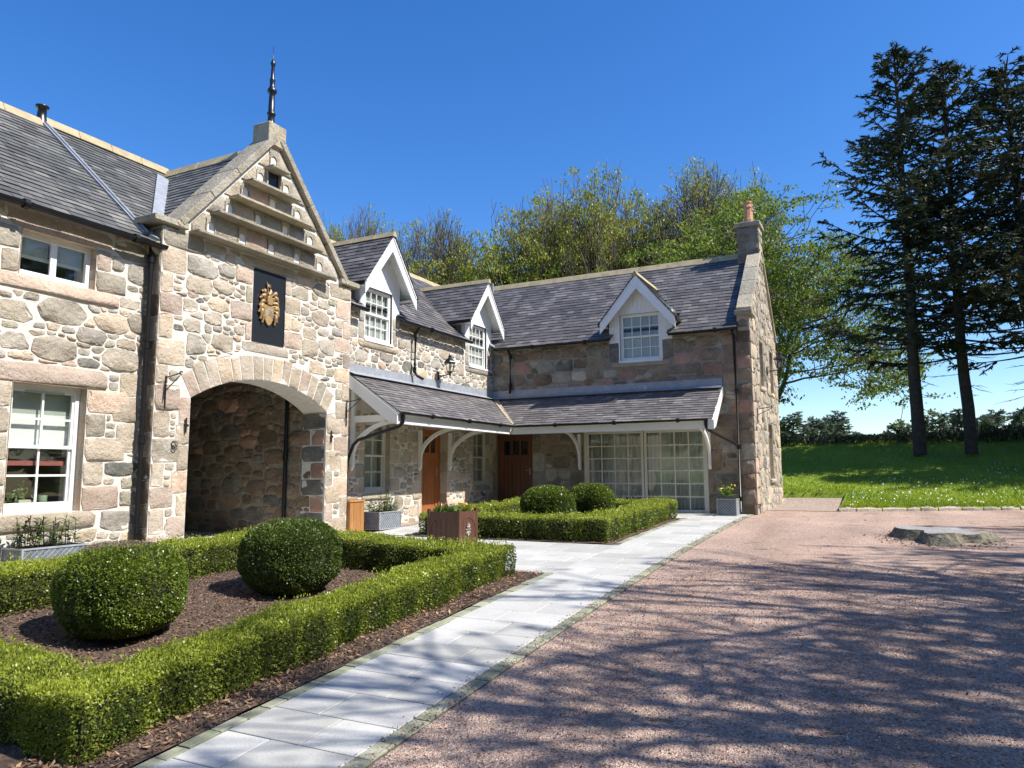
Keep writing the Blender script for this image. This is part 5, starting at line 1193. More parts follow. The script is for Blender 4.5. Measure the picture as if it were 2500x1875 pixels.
# ---------------- lanterns
def lantern(p, n, lab):
    """p wall point, n outward"""
    p = Vector(p); n = Vector(n); L = thing('wall_lantern', lab, 'lantern', tuple(p), 'black wall lanterns'); c = p + n * .36
    mb = MB(); mb.tube([p + Vector((0, 0, .10)), p + Vector((0, 0, -.12))], .035, 8); mb.tube([p, p + n * .14 + Vector((0, 0, -.015)), p + n * .3 + Vector((0, 0, .01)), c + Vector((0, 0, .02))], .014, 7)
    mb.tube([p + Vector((0, 0, -.10)), p + n * .08 + Vector((0, 0, -.05)), p + n * .16], .010, 6); mb.lathe(c, [(0, -.10), (.02, -.08), (.012, -.05), (.03, 0), (.022, .03)], 8); mb.build('arm', M_IRON, L)
    mb = MB(); mb.lathe(c, [(.03, .03), (.075, .05), (.085, .08)], 6, 0, False)
    for j in range(6):
        w = 2 * math.pi * j / 6; a = Vector((math.cos(w), math.sin(w), 0)); mb.tube([c + a * .08 + Vector((0, 0, .07)), c + a * .135 + Vector((0, 0, .31))], .008, 5)
    mb.lathe(c, [(.150, .30), (.165, .315), (.15, .34), (.09, .40), (.05, .435), (.045, .46), (.06, .47), (.02, .50), (.028, .52), (.015, .545), (0, .56)], 6, 0, False); mb.build('cage', M_IRON, L)
    MB().lathe(c, [(.072, .08), (.126, .30)], 6, 0, False).build('lantern_glass', M_GLASS, L); MB().lathe(c, [(.018, .07), (.02, .14), (.032, .17), (.034, .21), (.01, .24)], 8).build('bulb', M_BLIND, L)
lantern((XA, 15.84, 3.52), (1, 0, 0), 'black six-sided lantern on the sunlit wall between the two dormers')
lantern((XE, 21.60, 3.85), (1, 0, 0), 'black lantern projecting from the end gable wall')

# ---------------- planters
def leafy(parent, x0, x1, y0, y1, z, n, hh, seed, mat=L_PLANT, dark=0.3, leaf=.11, nm='foliage', flw=False):
    rg = np.random.RandomState(seed); P = []; U = []; V = []; P2 = []; U2 = []; V2 = []; st = MB()
    for i in range(n):
        b = np.array([x0 + rg.rand() * (x1 - x0), y0 + rg.rand() * (y1 - y0), z]); H = hh * (.45 + .65 * rg.rand()); ln = rg.randn(3) * .12; ln[2] = 1
        dk = rg.rand() < dark; top = b + ln * H; st.tube([tuple(b), tuple(b + ln * H * .5), tuple(top)], .005, 4, caps=False)
        for k in range(int(9 + H * 42)):
            t_ = .15 + .85 * rg.rand() ** .8; q = b + ln * H * t_; a = rg.rand() * 6.283; el = .5 - .6 * rg.rand(); d = np.array([math.cos(a) * math.cos(el), math.sin(a) * math.cos(el), math.sin(el)])
            L = leaf * (.5 + .7 * rg.rand()); s = np.cross(d, [0, 0, 1]); s = s / max(np.linalg.norm(s), 1e-6) * L * .17
            (P2 if dk else P).append(q + d * L * .5); (U2 if dk else U).append(d * L * .5); (V2 if dk else V).append(s)
    link(nm, quads_mesh(nm, np.array(P), np.array(U), np.array(V), mat), parent)
    if P2: link('dark_foliage', quads_mesh('dark_foliage', np.array(P2), np.array(U2), np.array(V2), L_DARKP), parent)
    st.build('stems', L_DARKP, parent)
def lattice_box(x0, x1, y0, y1, z0, z1, lab, step=.075):
    T = thing('lattice_planter', lab, 'planter', ((x0 + x1) / 2, (y0 + y1) / 2, z0), 'pewter coloured lattice planters')
    mb = MB(); t_ = .012
    for q in ((x0, x1, y0, y0 + t_), (x0, x1, y1 - t_, y1), (x0, x0 + t_, y0 + t_, y1 - t_), (x1 - t_, x1, y0 + t_, y1 - t_)): mb.box(*q, z0, z1 - .01)
    mb.build('trough', M_RPOT, T)
    lt = MB()
    for fr, a0, a1 in ((frame((0, y0, 0), (1, 0, 0), (0, 0, 1), (0, -1, 0)), x0, x1), (frame((x1, 0, 0), (0, 1, 0), (0, 0, 1), (1, 0, 0)), y0, y1)):
        for s in (-1, 1):
            k = a0 - (z1 - z0)
            while k < a1 + (z1 - z0):
                p, q = (k, z0 + .02), (k + s * (z1 - z0 - .04), z1 - .02); 
                def cl(p, q):
                    if abs(q[0] - p[0]) < 1e-6: return None
                    t0, t1 = 0, 1; lo, hi = a0 + .015, a1 - .015; dx = q[0] - p[0]
                    ta, tb = (lo - p[0]) / dx, (hi - p[0]) / dx; t0 = max(0, min(ta, tb)); t1 = min(1, max(ta, tb))
                    return None if t1 - t0 < .02 else ((p[0] + dx * t0, p[1] + (q[1] - p[1]) * t0), (p[0] + dx * t1, p[1] + (q[1] - p[1]) * t1))
                r = cl(p, q)
                if r: lt.tube([fr(r[0][0], r[0][1], .001), fr(r[1][0], r[1][1], .001)], .0045, 4, caps=False, smooth=False)
                k += step
    lt.build('lattice', M_RPOT2, T)
    rm = MB(); e = .012
    for q in ((x0 - e, x1 + e, y0 - e, y0 + .02), (x0 - e, x1 + e, y1 - .02, y1 + e), (x0 - e, x0 + .02, y0 + .02, y1 - .02), (x1 - .02, x1 + e, y0 + .02, y1 - .02)): rm.box(*q, z1 - .01, z1 + .012); rm.box(*q, z0, z0 + .02)
    for px, py in ((x1, y0), (x0, y0), (x1, y1)): rm.box(px - .012, px + .012, py - .012, py + .012, z0 + .02, z1 - .01)
    rm.build('rim', M_RPOT2, T); MB().box(x0 + .015, x1 - .015, y0 + .015, y1 - .015, z1 - .08, z1 - .04).build('soil', M_SOIL, T); return T
t1 = lattice_box(-9.92, -9.50, 5.47, 6.30, -.24, .115, 'long lattice planter of bronze and green lilies under the tall sash window'); leafy(t1, -9.88, -9.54, 5.5, 6.28, .06, 34, .42, 3, dark=.3)
t2 = lattice_box(-9.90, -9.50, 12.66, 13.42, -.16, .20, 'lattice planter of tall pale green lilies beside the wooden box'); leafy(t2, -9.86, -9.54, 12.7, 13.38, .15, 14, .5, 5, dark=.1); leafy(t2, -9.86, -9.54, 12.7, 13.38, .15, 26, .22, 6, dark=0)
t3 = lattice_box(-3.60, -3.16, 18.14, 18.56, -.03, .36, 'square lattice planter of broad pale leaves by the end downpipe'); 
rgp = np.random.RandomState(9); nP = 70; bs = np.array([-3.38, 18.34, .36]); el = .15 + 1.2 * rgp.rand(nP); az = rgp.rand(nP) * 6.283; Ld = .14 + .24 * rgp.rand(nP)
D_ = np.column_stack([np.cos(az) * np.cos(el), np.sin(az) * np.cos(el), np.sin(el)]); S_ = unit(np.cross(D_, [0, 0, 1.0]))
link('foliage', quads_mesh('foliage', bs + D_ * Ld[:, None] * .75 + [0, 0, .02], D_ * Ld[:, None] * .45 + np.array([0, 0, -.03]), S_ * .035, L_PLANT), t3)
link('flowers', quads_mesh('flowers', bs + np.array([0, 0, .30]) + rgp.randn(14, 3) * [.12, .1, .05], rgp.randn(14, 3) * .02, rgp.randn(14, 3) * .02, L_YEL), t3)
# pale wooden box
BX = thing('wooden_box', 'upright pale varnished wooden box standing against the wall right of the archway', 'box', (-9.9, 12.25, -.19))
for i in range(4): MB().box(-9.80, -9.775, 12.035 + .115 * i + .002, 12.035 + .115 * (i + 1) - .002, -.19, .44).build('board', M_BOX, BX)
MB().box(-10.05, -9.80, 12.04, 12.49, -.19, .44).build('body', M_BOX, BX); MB().hexa([(-10.07, 12.02, .44), (-9.755, 12.02, .44), (-9.755, 12.515, .44), (-10.07, 12.515, .44), (-10.07, 12.03, .50), (-9.77, 12.03, .475), (-9.77, 12.50, .475), (-10.07, 12.50, .50)]).build('lid', M_BOX, BX, bevel=.004)
# brown square planter with emblem
px0, px1, py0, py1, pz0, pz1 = -7.19, -6.53, 10.95, 11.60, -.26, .375
BP = thing('square_planter', 'chocolate brown square timber planter with arched panels and a small emblem', 'planter', (-6.86, 11.27, -.26))
mb = MB(); mb.box(px0 + .04, px1 - .04, py0 + .03, py0 + .05, pz0, pz1 - .02).box(px0 + .04, px1 - .04, py1 - .05, py1 - .03, pz0, pz1 - .02).box(px0 + .03, px0 + .05, py0 + .05, py1 - .05, pz0, pz1 - .02).box(px1 - .05, px1 - .03, py0 + .05, py1 - .05, pz0, pz1 - .02); mb.build('body', M_BROWN, BP)
for a in (px0, px1 - .055):
    for b in (py0, py1 - .055): MB().box(a, a + .055, b, b + .055, pz0, pz1 + .03).build('corner_post', M_BROWN, BP, bevel=.006)
for fr, a0, a1 in ((frame((0, py0 + .03, 0), (1, 0, 0), (0, 0, 1), (0, -1, 0)), px0 + .055, px1 - .055), (frame((px1 - .03, 0, 0), (0, 1, 0), (0, 0, 1), (1, 0, 0)), py0 + .055, py1 - .055)):
    c = (a0 + a1) / 2; r = (a1 - a0) / 2 - .02; n = 12; ar = [(c + r * math.cos(q), pz1 - .32 + r * .75 * math.sin(q)) for q in np.linspace(0, math.pi, n)]
    mb = MB()
    for i in range(n - 1): mb.prism(fr, [ar[i], ar[i + 1], (ar[i + 1][0], pz1 - .02), (ar[i][0], pz1 - .02)], .001, .018)
    fbox(mb, fr, a0, c - r, pz0, pz1 - .02, .001, .018); fbox(mb, fr, c + r, a1, pz0, pz1 - .02, .001, .018); fbox(mb, fr, c - r, c + r, pz0, pz0 + .05, .001, .018); mb.build('arched_panel', M_BROWN, BP)
    nb = 5
    for i in range(nb): fbox(MB(), fr, c - r + 2 * r * i / nb + .003, c - r + 2 * r * (i + 1) / nb - .003, pz0 + .05, pz1 - .10, .0005, .008).build('board', M_BROWN, BP)
fe = frame((px1 - .03 + .018, 0, 0), (0, 1, 0), (0, 0, 1), (1, 0, 0)); c = (py0 + py1) / 2; zc = .02
mb = MB().prism(fe, [(c - .03, zc + .0), (c + .03, zc + .0), (c + .032, zc - .05), (c, zc - .10), (c - .032, zc - .05)], -.006, .010)
for s in (-1, 1):
    for q in ((.02, .05, .065, .08), (.03, .02, .08, .02), (.03, -.01, .075, -.045), (.01, .06, .04, .12)): mb.tube([fe(c + s * q[0], zc + q[1], .006), fe(c + s * (q[0] + q[2]) / 2, zc + (q[1] + q[3]) / 2 + .012, .01), fe(c + s * q[2], zc + q[3], .006)], [.006, .011, .006], 5)
mb.tube([fe(c, zc + .0, .006), fe(c + .004, zc + .15, .006)], .007, 5); mb.build('emblem', M_SILVER, BP)
MB().box(px0 + .05, px1 - .05, py0 + .05, py1 - .05, pz1 - .10, pz1 - .06).build('soil', M_SOIL, BP)
rgp = np.random.RandomState(19)
for nm, mt, n, col_ in (('foliage', L_PLANT, 160, None), ('yellow_pansies', L_YEL, 34, (.12, .18)), ('red_pansies', L_REDF, 9, (-.12, -.1)), ('pale_pansies', L_PETAL, 16, (-.2, .1))):
    cx, cy = ((px0 + px1) / 2, (py0 + py1) / 2); P = np.column_stack([cx + (rgp.rand(n) - .5) * .5, cy + (rgp.rand(n) - .5) * .5, pz1 - .02 + rgp.rand(n) * .07])
    if col_: P[:, 0] = cx + col_[0] + rgp.randn(n) * .05; P[:, 1] = cy + col_[1] + rgp.randn(n) * .05; P[:, 2] += .03
    link(nm, quads_mesh(nm, P, rgp.randn(n, 3) * .025, rgp.randn(n, 3) * .025, mt, None, False), BP)

# ---------------- tree stump
ST = thing('tree_stump', 'low weathered grey tree stump with lobed edge sunk in the pink gravel', 'tree stump', (.8, 14.6, -.14))
rg = random.Random(5); n = 44; ra_ = []
for i in range(n):
    a = 2 * math.pi * i / n; r = 1 + .13 * math.sin(3 * a + .6) + .11 * math.sin(5 * a + 2) + .07 * math.sin(9 * a) + rg.uniform(-.04, .04); r *= (1 - .38 * max(0, math.cos(a + 2.35)) ** 12 - .25 * max(0, math.cos(a + 1.1)) ** 20)
    ra_.append((math.cos(a) * .68 * r, math.sin(a) * .80 * r, a))
def zg(x, y): return hgt(.8 + x, 14.6 + y)
vs = []; zt_ = lambda x, y: .02 + .02 * math.sin(x * 6) * math.sin(y * 5) - .03 * (x > .3)
for k, (s, zz) in enumerate(((1.22, 0), (1.06, .45), (1.0, .9), (.96, 1.0), (.6, 1.0), (.25, 1.0))):
    for (x, y, a) in ra_:
        xx, yy = x * s, y * s; g = zg(xx, yy) - .02; t_ = zt_(xx, yy) + (rg.uniform(-.008, .008) if zz == 1 else 0); vs.append((.8 + xx, 14.6 + yy, g + (t_ - g) * zz + (rg.uniform(-.01, .01) if 0 < zz < 1 else 0)))
fs = []; mi = []
for k in range(5):
    for i in range(n): fs.append((k * n + i, k * n + (i + 1) % n, (k + 1) * n + (i + 1) % n, (k + 1) * n + i)); mi.append(0 if k < 3 else 1)
vs.append((.8, 14.6, .02)); 
for i in range(n): fs.append((5 * n + i, 5 * n + (i + 1) % n, 6 * n)); mi.append(1)
for nm, k, mt in (('bark', 0, M_STUMPS), ('cut_top', 1, M_STUMP)):
    MB().add(vs, [f for f, q in zip(fs, mi) if q == k], 0, True).build(nm, mt, ST)

nb_ = 900; aa = R.rand(nb_) * 6.283; rr_ = .75 + np.abs(R.randn(nb_)) * .28; xs = .8 + np.cos(aa) * rr_ * .85; yy = 14.6 + np.sin(aa) * rr_ * 1.1
P = np.column_stack([xs, yy, [hgt(a, b) + .012 for a, b in zip(xs, yy)]]); U = unit(R.randn(nb_, 3) * [1, 1, .3]); V = unit(np.cross(U, R.randn(nb_, 3) * .3 + [0, 0, 1])); s = .028 * (.35 + R.rand(nb_, 1))
link('bark_chips', quads_mesh('bark_chips', P, U * s, V * s * .4, L_MULCH, R.rand(nb_) * .7), None, 'stuff')
# ============================================================ CLIPPED BOX
def vnoise(P, f, seed=0):
    r = np.zeros(len(P)); rs = np.random.RandomState(seed)
    for k in range(4):
        d = rs.randn(3) * f * (1.7 ** k); r += np.sin(P @ d + rs.rand() * 6.28) / (1.5 ** k)
    return r / 2.2
def box_run(p0, p1, th, H, dens, size, parent, mat, seed, clump=.0, name='foliage', sprig=.35, hv=lambda a: 0, yellow=.55):
    """one straight run of clipped hedge"""
    rs = np.random.RandomState(seed); p0, p1 = np.array(p0, float), np.array(p1, float); L = np.linalg.norm(p1 - p0); d = (p1 - p0) / L; s = np.array([-d[1], d[0]])
    per = H * 2 + th; n = int(L * per * dens); a = rs.rand(n) * L; t_ = rs.rand(n) * per
    cx = np.where(t_ < H, -1, np.where(t_ > H + th, 1, (t_ - H) / th * 2 - 1)); zz = np.where(t_ < H, t_ / H, np.where(t_ > H + th, (per - t_) / H, 1.0)); cz = zz * 2 - 1
    ry = np.clip((zz - .72) / .28, 0, 1); cx = np.where(np.abs(cx) > .99, np.sign(cx) * (1 - .10 * ry ** 2.5), cx); drop = np.where(zz >= 1, .10 * np.abs(cx) ** 7, 0)
    und = np.clip((.22 - zz) / .22, 0, 1); ca = np.where(t_ < H, -1, np.where(t_ > H + th, 1, cx ** 9)); sa = np.where(zz >= 1, 1.0, .5 * ry - .15)
    lump = .045 * np.sin(a * 6.1 + seed) + .035 * np.sin(a * 13.7 + 2 * seed) + .05 * np.sin(a * 3.1 + 1.3 * seed)
    hw = th / 2 * (1 + lump * 1.8) * (1 - .16 * und ** 1.2)
    endr = np.minimum(1, np.minimum(a, L - a) / .06 * .5 + .75)
    X_ = cx * hw * endr; Z_ = (zz - drop) * H * (1 + lump * .5)
    depth = rs.rand(n) ** 2 * .045; Nn = np.column_stack([ca + 0.0, sa]); nl = np.linalg.norm(Nn, axis=1) + 1e-6; Nn /= nl[:, None]
    X_ -= Nn[:, 0] * depth; Z_ -= Nn[:, 1] * depth
    P = p0[None, :] + d * a[:, None] + s * X_[:, None]; z = np.array([hgt(x, y) for x, y in P[::1]]) if n < 400000 else 0
    P3 = np.column_stack([P, z + np.maximum(Z_, .01)]); N3 = np.column_stack([s[0] * Nn[:, 0], s[1] * Nn[:, 0], Nn[:, 1]])
    big = vnoise(P3, 5, seed); P3 += N3 * (big[:, None] * .026)
    U, V = rleaf(P3, N3, size, .55, .75, .35)
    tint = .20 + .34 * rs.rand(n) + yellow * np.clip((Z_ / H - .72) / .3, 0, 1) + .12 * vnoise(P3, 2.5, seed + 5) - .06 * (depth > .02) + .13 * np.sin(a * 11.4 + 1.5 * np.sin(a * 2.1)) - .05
    ne = int(2 * H * th * dens); e_ = rs.randint(0, 2, ne); xe = (rs.rand(ne) * 2 - 1) * th * .48; ze_ = rs.rand(ne) * H * .98; ae = np.where(e_ == 0, .0, L) + (rs.rand(ne) ** 2) * .05 * np.where(e_ == 0, 1, -1)
    Pe = p0[None, :] + d * ae[:, None] + s * xe[:, None]; Pe3 = np.column_stack([Pe, np.array([hgt(x, y) for x, y in Pe]) + ze_]); Ne = np.column_stack([d[0] * np.where(e_ == 0, -1, 1), d[1] * np.where(e_ == 0, -1, 1), np.zeros(ne)])
    Ue, Ve = rleaf(Pe3, Ne, size, .55, .75, .35); te = .20 + .34 * rs.rand(ne) + yellow * np.clip((ze_ / H - .72) / .3, 0, 1)
    P3 = np.vstack([P3, Pe3]); U = np.vstack([U, Ue]); V = np.vstack([V, Ve]); tint = np.concatenate([tint, te])
    # upright new growth above the clipped top
    m_ = int(L * th * dens * sprig); a2 = rs.rand(m_) * L; x2 = (rs.rand(m_) - .5) * th * .95; Q = p0[None, :] + d * a2[:, None] + s * x2[:, None]
    l2 = .045 * np.sin(a2 * 6.1 + seed) + .035 * np.sin(a2 * 13.7 + 2 * seed) + .05 * np.sin(a2 * 3.1 + 1.3 * seed)
    h2_ = H * (1 + l2 * .5) * (1 - .10 * (np.abs(x2) / th * 2) ** 6); zq = np.array([hgt(x, y) for x, y in Q]); Q3 = np.column_stack([Q, zq + h2_ + rs.rand(m_) ** 2.5 * .065 * (1 + vnoise(np.column_stack([Q, zq]), 7, seed)) - .01])
    U2, V2 = rleaf(Q3, np.tile([0, 0, 1.0], (m_, 1)), size * 1.05, .5, .45, .5)
    tint = np.clip(np.concatenate([tint, .55 + .45 * rs.rand(m_) * (.4 + yellow)]), 0, 1)
    link(name, quads_mesh(name, np.vstack([P3, Q3]), np.vstack([U, U2]), np.vstack([V, V2]), mat, tint), parent, 'stuff')
    # inner twig mass
    k = max(4, int(L / .3)); mb = MB(); vs = []
    for i in range(k + 1):
        c = p0 + d * (.10 + (L - .2) * i / k); g = hgt(c[0], c[1])
        for (aa, bb) in ((-.24, .03), (-.34, .25), (-.36, .78), (-.28, .86), (.28, .86), (.36, .78), (.34, .25), (.24, .03)):
            q = c + s * aa * th; vs.append((q[0], q[1], g + bb * H))
    fs = [(i * 8 + j, i * 8 + (j + 1) % 8, i * 8 + 8 + (j + 1) % 8, i * 8 + 8 + j) for i in range(k) for j in range(8)] + [tuple(range(8)), tuple(range(k * 8 + 7, k * 8 - 1, -1))]
    mb.add(vs, fs); mb.build('twigs', M_TWIG, parent)
def ball(c, rx, H, dens, size, lab, mat, seed, dry=None):
    T = thing('box_ball', lab, 'topiary', (c[0], c[1], hgt(*c)), 'clipped box balls'); rs = np.random.RandomState(seed)
    n = int(4 * rx * (rx + H) * 2.1 * dens); D = unit(rs.randn(n, 3)); D = D[D[:, 2] > -.93]; n = len(D)
    e = .80; S = np.sign(D) * np.abs(D) ** e; S /= np.maximum(1e-6, (np.abs(S) ** 2.5).sum(1) ** (1 / 2.5))[:, None]
    dep = rs.rand(n) ** 2 * .05; K = (1 + .035 * vnoise(S, 4, seed) + .02 * vnoise(S, 11, seed + 1) - dep / rx)
    gz_ = hgt(*c); P = np.column_stack([c[0] + S[:, 0] * rx * K, c[1] + S[:, 1] * rx * K, gz_ + H * .5 + S[:, 2] * H * .5 * K]); N = unit(D / np.array([rx, rx, H / 2]))
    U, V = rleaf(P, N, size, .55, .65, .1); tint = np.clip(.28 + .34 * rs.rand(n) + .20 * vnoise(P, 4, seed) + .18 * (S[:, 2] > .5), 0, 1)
    if dry is not None:
        dm = (P - (np.array([c[0], c[1], gz_ + H * .5]) + np.array(dry[:3]) * [rx, rx, H / 2])); w = np.linalg.norm(dm / np.array([rx, rx, H / 2]), axis=1) + .12 * vnoise(P, 6, 3); isd = w < dry[3]
        link('scorched_foliage', quads_mesh('scorched_foliage', P[isd] + N[isd] * .012, U[isd] * .9, V[isd] * .5, L_DRY), T, 'stuff')
        P, U, V, tint = P[~isd], U[~isd], V[~isd], tint[~isd]
    link('foliage', quads_mesh('foliage', P, U, V, mat, tint), T, 'stuff')
    mb = MB(); prof = [(0, H * .06), (rx * .6, H * .08), (rx * .86, H * .28), (rx * .9, H * .5), (rx * .84, H * .74), (rx * .55, H * .9), (0, H * .935)]; mb.lathe((c[0], c[1], gz_), prof, 18); mb.lathe((c[0], c[1], gz_), [(.05, -.02), (.05, .2)], 8); mb.build('twigs', M_TWIG, T); return T
H1 = thing('box_hedge', 'low clipped box hedge framing the near bed beside the slab path', 'hedge', (-6.4, 6, hgt(-6.4, 6)))
box_run((-4.81, 3.0), (-4.81, 9.08), .54, .42, 9500, .024, H1, L_BOX, 1, yellow=.60)
box_run((-5.0, 8.78), (-8.5, 8.78), .58, .45, 6500, .026, H1, L_BOX, 2, yellow=.5)
box_run((-8.25, 2.9), (-8.25, 9.06), .58, .45, 5500, .027, H1, L_BOX, 3, yellow=.5)
box_run((-5.05, 3.26), (-8.5, 3.26), .54, .42, 8000, .024, H1, L_BOX, 4, yellow=.45)
H2 = thing('box_hedge', 'low clipped box hedge framing the far bed in the courtyard corner', 'hedge', (-6.4, 14.7, hgt(-6.4, 14.7)))
box_run((-4.62, 12.35), (-4.62, 17.05), .60, .44, 3000, .036, H2, L_BOX, 5, yellow=.75)
box_run((-4.95, 12.62), (-8.3, 12.62), .58, .44, 3200, .036, H2, L_BOX, 6, yellow=.6)
box_run((-8.02, 12.9), (-8.02, 17.05), .56, .44, 2400, .038, H2, L_BOX, 7, yellow=.6)
box_run((-4.95, 16.78), (-7.75, 16.78), .56, .44, 2400, .038, H2, L_BOX, 8, yellow=.6)
ball((-6.72, 4.85), .55, .90, 6200, .026, 'nearest large box ball with a scorched brown crown', L_BALL, 11, (-.25, .1, 1.0, .62))
ball((-6.60, 7.02), .57, .90, 5600, .027, 'dark box ball in front of the archway with a browned shoulder', L_BALLD, 12, (-.85, .1, .75, .62))
ball((-6.16, 13.85), .54, .92, 3600, .036, 'larger bright box ball of the far bed nearer the brown planter', L_BALL, 13)
ball((-5.72, 15.20), .50, .90, 3200, .038, 'smaller box ball of the far bed in front of the gridded window', L_BALL, 14)

# ============================================================ TREES
def tubes_mesh(name, segs, mat, nside=4):
    """segs: array (n, 8) p0 p1 r0 r1"""
    S = np.asarray(segs, float); n = len(S); A, B = S[:, :3], S[:, 3:6]; D = unit(B - A); ref = np.where(np.abs(D[:, 2:3]) > .9, np.array([[1., 0, 0]]), np.array([[0, 0, 1.]]))
    X_ = unit(np.cross(D, ref)); Y_ = np.cross(D, X_); vs = np.empty((n, 2, nside, 3))
    for j in range(nside):
        w = 2 * math.pi * j / nside; o = X_ * math.cos(w) + Y_ * math.sin(w); vs[:, 0, j] = A + o * S[:, 6:7]; vs[:, 1, j] = B + o * S[:, 7:8]
    base_ = np.arange(n)[:, None] * (2 * nside); f = []
    for j in range(nside): k = (j + 1) % nside; f.append(np.concatenate([base_ + j, base_ + k, base_ + nside + k, base_ + nside + j], 1))
    F = np.stack(f, 1).reshape(-1, 4); me = bpy.data.meshes.new(name); me.vertices.add(n * 2 * nside); me.vertices.foreach_set('co', vs.reshape(-1))
    me.loops.add(F.size); me.loops.foreach_set('vertex_index', F.reshape(-1).astype(np.int32)); me.polygons.add(len(F))
    me.polygons.foreach_set('loop_start', np.arange(0, F.size, 4, dtype=np.int32)); me.polygons.foreach_set('loop_total', np.full(len(F), 4, dtype=np.int32)); me.polygons.foreach_set('use_smooth', np.ones(len(F), bool))
    me.materials.append(mat); me.update(calc_edges=True); return me
def broadleaf(seed, H=18.0, spread=.55, forks=6, depth=6, leafp=.5, lsz=.16, lmat=None, lean=(0, 0), per=7, clear=.12, droop=0.0, tr=.30, dome=.36, rmin=.012, sp=.5, wig=.17, tap=.42, cr=(.5, .68), cs=(.19, .19, .09)):
    rg = random.Random(seed); big = []; tw = []; tips = []
    rx_ = H * dome; zc_ = H * .50; inside = lambda q: (q.x / rx_) ** 2 + (q.y / rx_) ** 2 + ((q.z - zc_) / (H * .5)) ** 2 < 1 + .14 * math.sin(q.x * .9 + seed) * math.sin(q.y * 1.0 + 1) + .12 * math.sin(q.z * .8 + q.x) or q.z < H * .22
    def grow(p, d, L, r, dp):
        n = 5 if dp > 2 else 4 if dp > 0 else 3; q = Vector(p)
        for i in range(n):
            up = .08 if dp > 3 else .09 - droop
            d = (d + Vector((rg.gauss(0, wig), rg.gauss(0, wig), rg.gauss(0, wig * .7) + up))).normalized(); q2 = q + d * (L / n); r2 = r * (1 - tap / n)
            if not inside(q2): tips.append(tuple(q)); return
            (big if r > .035 else tw).append((*q, *q2, max(r, rmin), max(r2, rmin))); q, r = q2, r2
            if dp > 0 and i >= 1 and rg.random() < (sp if dp > 1 else sp + .15):
                a = rg.uniform(0, 6.283); ax = d.orthogonal().normalized(); ax.rotate(Matrix.Rotation(a, 3, d)); d2 = (d + ax * rg.uniform(.5, 1.0) * (1 + spread * .4)).normalized()
                grow(q, d2, L * rg.uniform(.60, .82), r * rg.uniform(*cr), dp - 1)
        if dp > 0:
            for _ in range(2):
                a = rg.uniform(0, 6.283); ax = d.orthogonal().normalized(); ax.rotate(Matrix.Rotation(a, 3, d)); d2 = (d + ax * rg.uniform(.2, .55)).normalized(); grow(q, d2, L * rg.uniform(.66, .85), r * .74, dp - 1)
        else: tips.append(tuple(q))
    base_ = Vector((0, 0, 0)); h0 = H * clear; q = Vector((lean[0] * h0 * .3, lean[1] * h0 * .3, h0)); big.append((0, 0, -.4, *q, tr * 1.35, tr))
    L0 = H * .30
    for k in range(forks):
        a = 2 * math.pi * (k + rg.uniform(-.3, .3)) / forks; t_ = spread * rg.uniform(.35, 1.1); d = Vector((math.cos(a) * t_ + lean[0], math.sin(a) * t_ + lean[1], 1)).normalized()
        grow(q + Vector((0, 0, rg.uniform(-.25, .1) * h0)), d, L0 * rg.uniform(.8, 1.15), tr * rg.uniform(.45, .62), depth - 1)
    T = np.array(tips); m1 = tubes_mesh('trunk', big, M_BARK, 6); m2 = tubes_mesh('branches', tw, M_BARK, 3)
    rs = np.random.RandomState(seed); cl = vnoise(T, .32, seed); keep = (cl + rs.randn(len(T)) * .35) > np.percentile(cl, 100 * (1 - leafp)) if leafp < 1 else np.ones(len(T), bool)
    Q = T[keep]; P = np.repeat(Q, per, 0) + rs.randn(len(Q) * per, 3) * list(cs); N = np.tile([0, 0, 1.0], (len(P), 1)); U, V = rleaf(P, N, lsz, .75, 1.1, .2)
    tint = np.clip(.5 + .2 * vnoise(P, .4, seed + 1) + .25 * rs.randn(len(P)), 0, 1)
    return m1, m2, quads_mesh('leaves', P, U, V, lmat or L_TREE, tint), T
def place(kind, loc, rz, sx, sz, label, cat, group, name='deciduous_tree'):
    t_ = thing(name, label, cat, loc, group); t_.rotation_euler = (0, 0, rz); t_.scale = (sx, sx, sz)
    for me, nm, kd in kind:
        o = bpy.data.objects.new(nm, me); C.objects.link(o); o.parent = t_
        if kd: o['kind'] = kd
    return t_
def mk(*a, **k):
    m1, m2, m3, T = broadleaf(*a, **k); print('tips', len(T), 'ext', T.min(0).round(1), T.max(0).round(1)); return [(m1, 'trunk', None), (m2, 'branches', None), (m3, 'leaves', None)], T
kA, TA_ = mk(3, leafp=.24, forks=11, depth=5, per=14, dome=.46, lsz=.16, spread=.7, sp=.66, rmin=.021, cs=(.26, .26, .12))          # sparse, mostly bare
kB, TB_ = mk(8, leafp=.52, forks=11, depth=5, per=22, lsz=.18, spread=.85, dome=.48, sp=.62, rmin=.021, cs=(.32, .32, .13))          # fresh yellow-green
kC, TC_ = mk(14, leafp=.8, forks=10, depth=5, cs=(.34, .34, .13), spread=1.1, per=32, lmat=L_TREE2, lsz=.18, droop=.09, dome=.58, sp=.62, rmin=.021, clear=.18)
kS, TS_ = mk(31, leafp=.5, forks=9, depth=4, spread=.7, per=8, clear=.14, droop=.03, tr=.27, dome=.5, rmin=.030, lsz=.2, sp=.58, wig=.10, tap=.16, cr=(.6, .85))
def fit(T): return T[:, 2].max(), np.percentile(np.linalg.norm(T[:, :2], axis=1), 97)
def at(kind, T, loc, rz, Hgt, W, *a): h_, w_2 = fit(T); return place(kind, loc, rz, W / w_2, Hgt / h_, *a)
GB = 'budding trees behind the wings'
